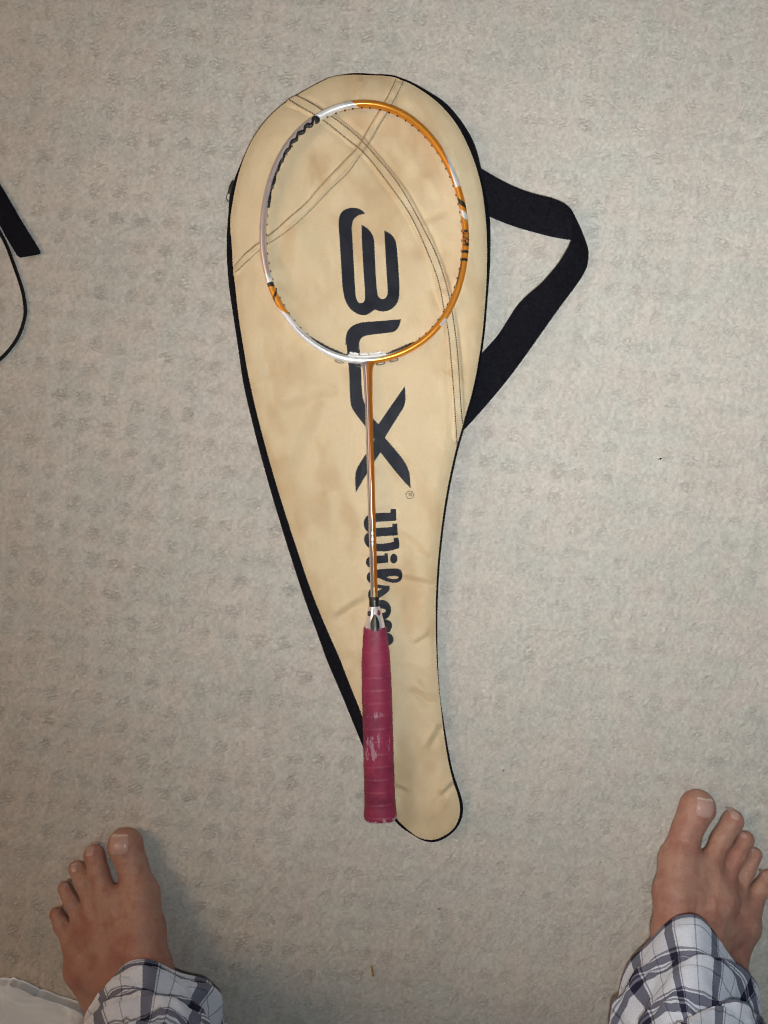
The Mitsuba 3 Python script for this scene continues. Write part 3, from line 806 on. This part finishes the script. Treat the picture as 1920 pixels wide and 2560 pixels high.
# ------------------------------------------------------------------ person: bare feet and plaid trousers
def foot_bones(conv, J):
    b = []
    W = {}
    for k, (x, y, z, r) in J.items():
        p = conv([(x, y)])[0]
        X_, Y_ = at(p[0], p[1], z * 1e-3)
        W[k] = (np.array([X_, Y_, z * 1e-3]), r * 1e-3)
    for t in '12345':
        b += [(W['t' + t], W['m' + t]), (W['m' + t], W['b' + t])]
    b += [(W['b1'], W['i1']), (W['i1'], W['i2']), (W['i2'], W['an']), (W['b2'], W['c1']), (W['b3'], W['c1']), (W['c1'], W['c2']), (W['c2'], W['an']), (W['i1'], W['c1']),
          (W['b4'], W['c1']), (W['b4'], W['l1']), (W['b5'], W['l1']), (W['l1'], W['l2']), (W['l2'], W['he']), (W['he'], W['an']), (W['l1'], W['c2']), (W['l2'], W['an']), (W['i2'], W['he']), (W['c2'], W['l2']),
          (W['b1'], W['b2']), (W['b2'], W['b3']), (W['b3'], W['b4']), (W['b4'], W['b5']), (W['b2'], W['i1'])]
    return b, W


JL = dict(t1=(868, 318, 14, 17.5), m1=(915, 455, 17, 13.8), b1=(968, 660, 24, 17.5), t2=(652, 382, 9.5, 10.4), m2=(682, 500, 17, 9.0), b2=(745, 700, 25, 11),
          t3=(533, 478, 8.5, 8.4), m3=(575, 575, 16, 7.4), b3=(655, 760, 23, 10), t4=(450, 612, 7.5, 7.2), m4=(490, 700, 14, 6.6), b4=(580, 860, 20, 9.6), t5=(392, 790, 7.5, 7.2), m5=(432, 870, 12, 7.6), b5=(520, 1000, 17, 11),
          i1=(985, 900, 36, 20), i2=(1010, 1200, 50, 24), an=(1000, 1610, 90, 32), c1=(735, 970, 31, 19), c2=(870, 1240, 50, 25), l1=(585, 1160, 22, 18), l2=(770, 1480, 28, 21), he=(1060, 1930, 30, 30))
JR = dict(t1=(842, 345, 14, 17.6), m1=(750, 545, 17, 13.8), b1=(690, 815, 24, 19), t2=(1145, 458, 9.5, 11), m2=(1050, 620, 17, 9.3), b2=(930, 870, 25, 11),
          t3=(1258, 620, 8.5, 8.5), m3=(1190, 750, 16, 7.4), b3=(1065, 975, 23, 10), t4=(1338, 752, 7.5, 7.2), m4=(1270, 900, 14, 6.7), b4=(1160, 1120, 20, 9.6), t5=(1445, 945, 7.5, 7.6), m5=(1390, 1045, 12, 7.8), b5=(1285, 1210, 17, 11),
          i1=(660, 1090, 36, 20), i2=(650, 1430, 46, 21), an=(790, 1890, 86, 30), c1=(1000, 1140, 31, 19), c2=(850, 1450, 48, 23), l1=(1210, 1350, 22, 18), l2=(1065, 1690, 26, 20), he=(880, 2280, 30, 30))
bl_, WL = foot_bones(cL, JL)
br_, WR = foot_bones(cR, JR)
V3 = lambda *a: np.array(a, float)
legs = []
for W, sx, kx, sh in ((WL, -1, -0.165, -0.195), (WR, 1, 0.205, 0.258)):
    legs += [(W['an'], (V3(sh, -0.480, 0.20), 0.038)), ((V3(sh, -0.480, 0.20), 0.038), (V3(kx, -0.47, 0.46), 0.050)),
             ((V3(kx, -0.47, 0.46), 0.050), (V3(sx * 0.095, -0.50, 0.82), 0.075))]
legs += [((V3(-0.095, -0.50, 0.82), 0.075), (V3(0.095, -0.50, 0.82), 0.075)), ((V3(-0.06, -0.5, 0.88), 0.09), (V3(0.06, -0.5, 0.88), 0.09))]


def sphere_hull(bones, seg):
    ms = []
    for (p, r), (q, s) in bones:
        ms.append(m3.Manifold.batch_hull([m3.Manifold.sphere(r, seg).translate(p.tolist()), m3.Manifold.sphere(s, seg).translate(q.tolist())]))
    return m3.Manifold.batch_boolean(ms, m3.OpType.Add)


def sdf(P, bones, k):
    acc = np.zeros(len(P))
    best = np.full(len(P), 1e9)
    ds = []
    for (p, r), (q, s) in bones:
        d = q - p
        t = np.clip(((P - p) @ d) / (d @ d), 0, 1)
        ds.append(np.linalg.norm(P - p - t[:, None] * d, axis=1) - (r + (s - r) * t))
    D = np.array(ds)
    best = D.min(0)
    return best - k * np.log(np.exp(-(D - best) / k).sum(0))


def project(P, bones, k, it=4):
    for _ in range(it):
        d = sdf(P, bones, k)
        e = 2e-4
        gr = np.stack([(sdf(P + np.eye(3)[a] * e, bones, k) - sdf(P - np.eye(3)[a] * e, bones, k)) / (2 * e) for a in range(3)], 1)
        n2 = np.maximum((gr ** 2).sum(1), 0.15)
        P = P - np.clip(d, -0.01, 0.01)[:, None] * gr / n2[:, None]
    return P


# extensor tendons and veins on the instep: (path, width, height)
CORDS = [(cL, [([(925, 520), (960, 700), (975, 900), (960, 1080)], 5.5, 0.5), ([(745, 690), (790, 850), (840, 1000), (880, 1120)], 3, 0.9), ([(655, 740), (720, 890), (800, 1040), (850, 1140)], 3, 0.8),
               ([(580, 830), (660, 950), (760, 1090), (820, 1180)], 3, 0.7), ([(860, 760), (800, 830), (820, 930), (740, 1010), (700, 1120)], 1.7, 0.7), ([(1020, 820), (930, 900), (900, 1010), (940, 1100)], 1.7, 0.7)]),
         (cR, [([(745, 620), (700, 830), (690, 1050), (740, 1250)], 5.5, 0.45), ([(930, 850), (890, 1000), (850, 1150), (810, 1300)], 3, 0.9), ([(1065, 940), (1000, 1090), (930, 1230), (860, 1360)], 3, 0.8),
               ([(1165, 1085), (1090, 1220), (1000, 1350), (920, 1470)], 3, 0.7), ([(800, 880), (860, 960), (960, 1080), (970, 1200), (1060, 1300)], 1.7, 0.7), ([(620, 960), (700, 1080), (760, 1130), (740, 1230)], 1.7, 0.7)])]
feet = sphere_hull(bl_, 32).refine_to_length(0.0020) + sphere_hull(br_, 32).refine_to_length(0.0020)
body = feet + sphere_hull(legs, 32).refine_to_length(0.012)
mm = body.to_mesh()
bv, bf = np.array(mm.vert_properties[:, :3], float), np.array(mm.tri_verts)
bm = trimesh.Trimesh(bv, bf, process=True)
P = np.array(bm.vertices)
KS = 0.0019
for cond, bones in ((P[:, 0] < 0, bl_ + [legs[0]]), (P[:, 0] >= 0, br_ + [legs[3]])):
    low = cond & (P[:, 2] < 0.115)
    P[low] = project(P[low], bones, KS)
# soft creases over the joints and tendons on the instep
fine = (meshkit.fbm(P * [220, 150, 150], 3, 7) - 0.5) * 0.0010
for conv, lines in ((cL, [((835, 420), (1020, 440)), ((830, 450), (1022, 470)), ((850, 485), (1020, 500)), ((620, 480), (740, 500)), ((625, 510), (745, 525)), ((515, 560), (620, 580)), ((430, 675), (530, 700)), ((380, 850), (470, 880)), ((790, 372), (900, 380))]),
                    (cR, [((630, 500), (880, 530)), ((622, 545), (880, 575)), ((612, 590), (870, 615)), ((1000, 590), (1130, 610)), ((1010, 630), (1130, 650)), ((1130, 730), (1250, 750)), ((1220, 870), (1330, 890)), ((1340, 1030), (1440, 1050)), ((800, 415), (930, 420))])):
    for a_, b_ in lines:
        w0, w1 = (np.array(at(*conv([p])[0], 0.022)) for p in (a_, b_))
        sd_, tt_ = seg_dist(P[:, :2], w0, w1)
        sd_ = sd_ + 0.0008 * np.sin(tt_ * 9)
        fine = fine - 0.00075 * np.exp(-(sd_ / 0.0011) ** 2) * ((tt_ > 0) & (tt_ < 1))
low = np.where((P[:, 2] < 0.11) & (P[:, 2] > 0.008))[0]
for conv, lines in CORDS:
    for pts, w_, h_ in lines:
        p = spline(conv(pts), 200)
        d_ = cKDTree(np.column_stack(at(p[:, 0], p[:, 1], 0.045))).query(P[low, :2])[0]
        fine[low] += h_ * 0.85e-3 * np.exp(-(d_ / (w_ * 1e-3 * 1.0)) ** 2)
P[:, 2] = P[:, 2] + np.where(P[:, 2] < 0.11, fine, 0)
bm.vertices = P
trimesh.smoothing.filter_taubin(bm, lamb=0.5, nu=0.52, iterations=2)
P = np.array(bm.vertices)
P[:, 2] = np.maximum(P[:, 2], -0.001)
bm.vertices = P


def skin_color(p, n, uv):
    b = fbm(p.x * 45, p.y * 45, p.z * 45)
    f = noise(p.x * 900, p.y * 900, p.z * 900)
    v = fbm(p.x * 110 + 5, p.y * 110, p.z * 110)
    c = mix((0.41, 0.225, 0.165), (0.375, 0.175, 0.13), smoothstep(0.3, 0.7, b))
    c = mix(c, (0.33, 0.125, 0.095), smoothstep(0.45, 0.75, v) * 0.5)
    return c * (0.9 + 0.2 * f)


def skin_bump(p, n, uv):
    return fbm(p.x * 420, p.y * 300, p.z * 300) * 0.0005 + noise(p.x * 1300, p.y * 900, p.z * 900) * 0.00012


scene['mat_skin'] = {'type': 'twosided', 'bsdf': {'type': 'bumpmap', 'arbitrary': mikit.proc(skin_bump, eps=4e-4), 'scale': 1.0, 'bsdf': {
    'type': 'principled', 'base_color': mikit.proc(skin_color), 'roughness': 0.5, 'specular': 0.4}}}
add('person__body', bm, 'mat_skin', smooth=True)
labels['person'] = {'label': 'person standing barefoot in navy and white plaid trousers, only feet and trouser hems in view', 'category': 'person'}
principled('mat_nail', (0.47, 0.285, 0.245), 0.3, specular=0.5)
principled('mat_nail_tip', (0.58, 0.44, 0.37), 0.4)


def nail(conv, bones, cx, cy, dx, dy, wid, ln):
    """Curved plate resting on the toe: centre, direction to the tip (both in the picture), width and length in metres."""
    p = conv([(cx, cy), (cx + dx, cy + dy)])
    c = np.array(at(*p[0], 0.02))
    d = np.array(at(*p[1], 0.02)) - c
    d /= np.linalg.norm(d)
    s = np.array([d[1], -d[0]])
    na, nb = 13, 15
    A, Bq = np.meshgrid(np.linspace(-1, 1, na), np.linspace(-1, 1, nb), indexing='ij')
    rx = wid / 2 * A * np.sqrt(1 - 0.40 * Bq ** 2 * (Bq < 0) - 0.12 * Bq ** 2 * (Bq >= 0))
    ry = ln / 2 * Bq * np.sqrt(1 - 0.20 * A ** 2)
    xy = c + rx.ravel()[:, None] * s + ry.ravel()[:, None] * d
    Q = np.column_stack([xy, np.full(len(xy), 0.06)])
    for _ in range(40):
        Q[:, 2] -= sdf(Q, bones, KS) * 0.9
    edge = np.maximum(np.abs(A), np.abs(Bq)).ravel()
    Q[:, 2] += np.where(edge > 0.99, -0.0004, 0.0007 * (1 - 0.5 * edge ** 2))
    # the plate is flatter across than the toe
    Qg = Q[:, 2].reshape(na, nb)
    Qg = 0.75 * Qg + 0.25 * Qg[na // 2][None]
    Q[:, 2] = Qg.ravel()
    i, j = np.meshgrid(np.arange(na - 1), np.arange(nb - 1), indexing='ij')
    q = (i * nb + j).ravel()
    F = np.vstack([np.stack([q, q + nb, q + nb + 1], 1), np.stack([q, q + nb + 1, q + 1], 1)])
    tip = (Bq.ravel()[F].mean(1) > 0.80)
    return Q, F, tip


for conv, bones, L in ((cL, bl_, [(838, 292, -12, -100, 0.0185, 0.0185), (612, 362, -15, -100, 0.0085, 0.0085), (500, 482, -30, -100, 0.0064, 0.0075), (434, 600, -30, -100, 0.0056, 0.0066), (384, 775, -35, -100, 0.0050, 0.0050)]),
                       (cR, br_, [(882, 322, 22, -100, 0.0170, 0.0180), (1182, 412, 40, -100, 0.0092, 0.0085), (1265, 590, 40, -100, 0.0070, 0.0070), (1345, 720, 40, -100, 0.0064, 0.0066), (1450, 930, 50, -100, 0.0055, 0.0055)])):
    for a in L:
        Q, F, tip = nail(conv, bones, *a)
        ms = [trimesh.Trimesh(Q, F[~tip], process=False), trimesh.Trimesh(Q, F[tip], process=False)]
        for m in ms:
            m.remove_unreferenced_vertices()
        k = add('person__toenail', ms[0], 'mat_nail', smooth=True)
        add(k + '__tip', ms[1], 'mat_nail_tip', smooth=True)


def plaid(p, n, uv):
    def stripes(t, period, broad, ph):
        f = t / period + ph
        f = (f - dr.floor(f)) * period
        b = smoothstep(0, 0.0006, f) * (1 - smoothstep(broad, broad + 0.0006, f))
        line = lambda c, w: 1 - smoothstep(w, w + 0.0005, dr.abs(f - c))
        return dr.minimum(1.0, b + 0.8 * line(broad + 0.0032, 0.0006) + 0.6 * line(period * 0.62, 0.0005))
    a = stripes(uv.x, 0.063, 0.0145, 0.15)
    f = uv.y / 0.062 + 0.95
    f = (f - dr.floor(f)) * 0.062
    ln = lambda c, w: 1 - smoothstep(w, w + 0.0005, dr.abs(f - c))
    b = dr.minimum(1.0, ln(0.0110, 0.0036) + 0.8 * ln(0.0050, 0.0007) + ln(0.0245, 0.0032) + 0.8 * ln(0.0178, 0.0007) + 0.5 * ln(0.045, 0.0005))
    white, navy = mi.Color3f(0.68, 0.72, 0.82), mi.Color3f(0.14, 0.148, 0.205)
    c = white * (1 - a) + navy * a * 1.25
    c = c * (1 - b) + (navy * (1 - a) * 1.25 + mi.Color3f(0.022, 0.023, 0.05) * a) * b
    return c * (0.9 + 0.2 * noise(uv.x * 1600, uv.y * 1600, 0.0))


principled('mat_plaid', mikit.proc(plaid), 0.85, specular=0.15, sheen=0.3)
hemL = cL([(690, 1545), (695, 1450), (710, 1370), (760, 1270), (850, 1150), (900, 1112), (980, 1098), (1060, 1110), (1180, 1165), (1330, 1215), (1440, 1245), (1485, 1320), (1515, 1450)])
zL = [42, 48, 54, 66, 80, 86, 89, 86, 72, 56, 44, 36, 30]
hemR = cR([(165, 1950), (190, 1800), (270, 1650), (390, 1530), (480, 1430), (600, 1320), (700, 1272), (780, 1258), (850, 1275), (950, 1370), (1040, 1490), (1120, 1610), (1200, 1710), (1245, 1880)])
zR = [25, 29, 35, 46, 58, 76, 87, 91, 91, 84, 72, 60, 48, 34]
backL = [(-0.157, -0.515), (-0.172, -0.545), (-0.205, -0.565), (-0.245, -0.555), (-0.266, -0.52)]
backR = [(0.345, -0.50), (0.325, -0.54), (0.290, -0.56), (0.255, -0.55), (0.233, -0.51)]
trs, tuv = [], []


def trouser_leg(hem, hz, back, rings_, seed, u0, v0):
    hz = np.array(hz) * 1e-3
    h3 = np.column_stack([*at(hem[:, 0], hem[:, 1], hz), hz])
    h3 = np.vstack([h3, np.column_stack([np.array(back), np.full(len(back), 0.016)])])
    N = 220
    ringp = spline(h3, N, closed=True, s=2e-6)
    c0 = ringp.mean(0)
    ang = np.unwrap(np.arctan2(ringp[:, 1] - c0[1], ringp[:, 0] - c0[0]))
    arc = np.concatenate([[0], np.cumsum(np.linalg.norm(np.diff(np.vstack([ringp, ringp[:1]]), axis=0), axis=1))])
    ang = np.append(ang, ang[0] - 2 * np.pi * np.sign(ang[0] - ang[-1]))
    ringp = np.vstack([ringp, ringp[:1]])
    rows, vv = [], []
    keys = [(None, 0.0)] + [(r, z) for r, z in rings_]
    zs = np.concatenate([np.linspace(0, 1, 46)[:-1], 1 + np.linspace(0, len(rings_) - 1, 30)])
    vdist = 0
    prev = None
    for s in zs:
        k_ = min(int(s), len(rings_) - 1)
        f = s - k_
        f2 = f
        def ringat(i):
            if i == 0:
                return ringp
            (cx, cy, a_, b_), z = rings_[i - 1]
            return np.column_stack([cx + a_ * np.cos(ang), cy + b_ * np.sin(ang), np.full(len(ang), z)])
        A_, B_ = ringat(k_), ringat(min(k_ + 1, len(rings_)))
        R = A_ + (B_ - A_) * f2
        if s < 2:      # folds of the loose cloth
            cen = R.mean(0)
            dirn = np.column_stack([np.cos(ang), np.sin(ang)])
            w = np.clip(s * 3, 0, 1) * np.clip(2 - s, 0, 1)
            q = np.column_stack([dirn * 1.6, np.full(len(ang), s * 4.5)])
            tilt = 0.8 * np.sin(ang * 1.0 + seed)
            fold = np.sin((s * 2.3 + tilt) * 2 * np.pi * 0.9 + 1.5 * meshkit.noise(q, seed)) * 0.0055 + (meshkit.fbm(q * 1.3, 3, seed + 3) - 0.5) * 0.028
            R[:, :2] += dirn * (fold * w)[:, None]
            R[:, :2] += dirn * (0.0032 * math.sin(min(s * 2.2, 1) * math.pi))
        if prev is not None:
            vdist = vdist + np.linalg.norm(R - prev, axis=1)
        else:
            vdist = np.zeros(len(ang))
        prev = R.copy()
        rows.append(R)
        vv.append(np.column_stack([arc + u0, v0 + 0.35 * vdist + 0.65 * vdist.mean()]))
    # hem turned in
    R0 = rows[0].copy()
    inn = R0.copy()
    inn[:, :2] = c0[:2] + (R0[:, :2] - c0[:2]) * 0.955
    inn[:, 2] += 0.004
    low = R0.copy()
    low[:, :2] = c0[:2] + (R0[:, :2] - c0[:2]) * 0.985
    low[:, 2] -= 0.0012
    rows = [inn, low] + rows
    vv = [vv[0] - [0, 0.004], vv[0] - [0, 0.0008]] + vv
    G = np.array(rows)
    nr, nc = G.shape[:2]
    i, j = np.meshgrid(np.arange(nr - 1), np.arange(nc - 1), indexing='ij')
    q = (i * nc + j).ravel()
    F = np.vstack([np.stack([q, q + 1, q + nc + 1], 1), np.stack([q, q + nc + 1, q + nc], 1)])
    return trimesh.Trimesh(G.reshape(-1, 3), F, process=False), np.array(vv).reshape(-1, 2)


for a in ((hemL, zL, backL, [((-0.198, -0.478, 0.057, 0.070), 0.17), ((-0.185, -0.470, 0.062, 0.072), 0.26), ((-0.16, -0.46, 0.078, 0.085), 0.46), ((-0.10, -0.50, 0.10, 0.115), 0.84)], 3, 0.0, 0.0),
          (hemR, zR, backR, [((0.262, -0.480, 0.058, 0.070), 0.17), ((0.238, -0.472, 0.062, 0.072), 0.26), ((0.20, -0.46, 0.078, 0.085), 0.46), ((0.10, -0.50, 0.10, 0.115), 0.84)], 8, 0.013, 0.026)):
    m, uv_ = trouser_leg(*a)
    trs.append(m)
    tuv.append(uv_)
hz_ = np.linspace(0.80, 0.93, 8)
an = np.linspace(0, 2 * np.pi, 60)
H = np.array([np.column_stack([0.19 * np.cos(an), -0.50 + 0.125 * np.sin(an), np.full(60, z)]) for z in hz_])
i, j = np.meshgrid(np.arange(7), np.arange(59), indexing='ij')
q = (i * 60 + j).ravel()
trs.append(trimesh.Trimesh(H.reshape(-1, 3), np.vstack([np.stack([q, q + 1, q + 61], 1), np.stack([q, q + 61, q + 60], 1)]), process=False))
tuv.append(np.column_stack([np.tile(an * 0.16, 8), np.repeat(hz_, 60)]))
k = add('person__trousers', join(trs), 'mat_plaid', smooth=True, uv=np.vstack(tuv))
labels[k] = {'label': 'white trousers with navy plaid checks'}

# ------------------------------------------------------------------ small things at the edges
cl = lambda pts: crop(pts, 0, 400, 3.687)
sp = cl([(-420, -420), (-200, -120), (0, 230), (60, 330), (180, 540), (270, 685), (360, 830), (362, 850), (342, 861), (260, 877), (175, 890), (155, 880), (110, 805), (65, 730), (0, 610), (-140, 400), (-420, 60)])
pw = np.column_stack(at(sp[:, 0], sp[:, 1], 0.004))
pp = Polygon(pw)
tb_ = cKDTree(np.array([pp.exterior.interpolate(s).coords[0] for s in np.linspace(0, pp.exterior.length, 800)]))
zt = lambda Q: 0.0022 + 0.0018 * np.clip(tb_.query(Q)[0] / 0.0012, 0, 1) ** 0.5 + 0.0012 * meshkit.noise(np.column_stack([Q * 40, np.zeros(len(Q))]), 2)
topm = sheet(pp, zt, 0.003)
botm = topm.copy()
botm.vertices = np.array(botm.vertices) * [1, 1, 0] + [0, 0, 0.0002]
botm.faces = np.array(botm.faces)[:, ::-1]
side = trimesh.creation.extrude_polygon(pp, 0.0021, engine='earcut')
add('black_strap', join([topm, side]), 'mat_black_web', smooth=30)
labels['black_strap'] = {'label': 'flat black strap end with a square cut tip, at the left edge of the carpet', 'category': 'strap'}
cpts = cl([(-200, 330), (-60, 560), (10, 690), (60, 790), (110, 920), (160, 1060), (205, 1200), (228, 1330), (232, 1400), (215, 1500), (170, 1620), (100, 1730), (0, 1835), (-140, 1940), (-320, 2020)])
cc = spline(np.column_stack([*at(cpts[:, 0], cpts[:, 1], 0.002), np.full(len(cpts), 0.0016)]), 160)
tn = np.gradient(cc, axis=0)
tn /= np.linalg.norm(tn, axis=1, keepdims=True)
sd = np.cross(tn, [0, 0, 1])
principled('mat_cable', (0.006, 0.006, 0.007), 0.5, specular=0.2)
add('black_cable', join([tube(cc + sd * 0.00085, 0.0009, 0.0011, M=10)[0], tube(cc - sd * 0.00085, 0.0009, 0.0011, M=10)[0]]), 'mat_cable', smooth=True)
labels['black_cable'] = {'label': 'thin black twin cable looping out below the black strap at the left edge', 'category': 'cable'}

cw = lambda pts: crop(pts, 0, 2440, 5.925)
wp = cw([(-900, 60), (-400, 100), (-120, 150), (0, 150), (60, 165), (95, 135), (190, 190), (240, 185), (360, 245), (450, 290), (510, 330), (560, 320), (680, 375), (770, 410), (860, 440), (930, 455), (1010, 485), (1130, 530), (1200, 590), (1330, 711), (1420, 900), (1300, 1300), (700, 1500), (-300, 1550), (-900, 1300)])
ww = np.column_stack(at(wp[:, 0], wp[:, 1], 0.018))
wpoly = Polygon(chaikin(ww, 1))
wt = cKDTree(np.array([wpoly.exterior.interpolate(s).coords[0] for s in np.linspace(0, wpoly.exterior.length, 1500)]))
hl = cw([(-300, 200), (30, 262), (350, 380), (560, 410), (740, 420), (1000, 520)])
hlw = cKDTree(spline(np.column_stack(at(hl[:, 0], hl[:, 1], 0.015)), 400))


def cloth_z(Q):
    d = wt.query(Q)[0]
    e = hlw.query(Q)[0]
    q3 = np.column_stack([Q, np.zeros(len(Q))])
    return 0.016 + 0.016 * (1 - np.exp(-d / 0.010)) * 0.5 + (meshkit.fbm(q3 * 20, 3, 9) - 0.5) * 0.004 * np.clip(d / 0.01, 0.15, 1) - 0.0035 * np.exp(-(e / 0.0022) ** 2)


def cloth_color(p, n, uv):
    return mix((0.80, 0.88, 0.95), (0.84, 0.91, 0.97), noise(p.x * 1200, p.y * 1200, 0.0) * 0.6 + fbm(p.x * 60, p.y * 60, 2.0) * 0.4)


principled('mat_cloth', mikit.proc(cloth_color), 0.9, specular=0.1, sheen=0.3)
tm = sheet(wpoly, cloth_z, 0.0025)
bt = sheet(wpoly, lambda Q: np.full(len(Q), 0.001), 0.006)
sk = trimesh.creation.extrude_polygon(wpoly.buffer(-0.0015), 0.0150, engine='earcut')
bt.faces = np.array(bt.faces)[:, ::-1]
add('white_cloth', join([tm, bt, sk]), 'mat_cloth', smooth=True)
labels['white_cloth'] = {'label': 'white cloth with an uneven hem spread at the lower left corner', 'category': 'cloth'}


def straw_color(p, n, uv):
    return mix((0.44, 0.31, 0.10), (0.30, 0.15, 0.04), smoothstep(0.3, 0.8, fbm(p.x * 700, p.y * 350, 0.0)))


principled('mat_straw', mikit.proc(straw_color), 0.6)
x, y = at(np.array([929.5, 930.5, 932.5]), np.array([2414, 2428, 2441]), 0.001)
add('straw_splinter', tube(np.column_stack([x, y, [0.0008, 0.0014, 0.0008]]), [0.0009, 0.0012, 0.0010], [0.0006, 0.0008, 0.0006], M=8)[0], 'mat_straw', smooth=40)
labels['straw_splinter'] = {'label': 'tiny straw coloured splinter on the carpet between the feet', 'category': 'splinter'}

for n_, (px_, py_, l_, ang_, mt, lab) in enumerate(((1650, 1147, 0.0022, 0.1, 'mat_black_web', 'dark wisp of lint on the bare carpet right of the cover'), (1259, 1926, 0.0010, 0.8, 'mat_black_web', 'dark crumb on the carpet up and left of the right foot'),
                                                    (1097, 2272, 0.0010, 0.3, 'mat_black_web', 'dark crumb on the carpet below the tip of the cover'), (1433, 1170, 0.0016, 0.2, 'mat_white_paint', 'white crumb on the bare carpet right of the cover'))):
    x, y = at(px_, py_, 0.0)
    t = np.linspace(-1, 1, 5)
    p = np.column_stack([x + l_ * t * math.cos(ang_), y + l_ * t * math.sin(ang_) + 0.0003 * np.sin(t * 3), np.full(5, 0.0004)])
    key = add('lint', tube(p, 0.0005 * (1.2 - t * t), 0.0004 * (1.2 - t * t), M=6)[0], mt, smooth=True)
    labels[key] = {'label': lab, 'category': 'lint'}
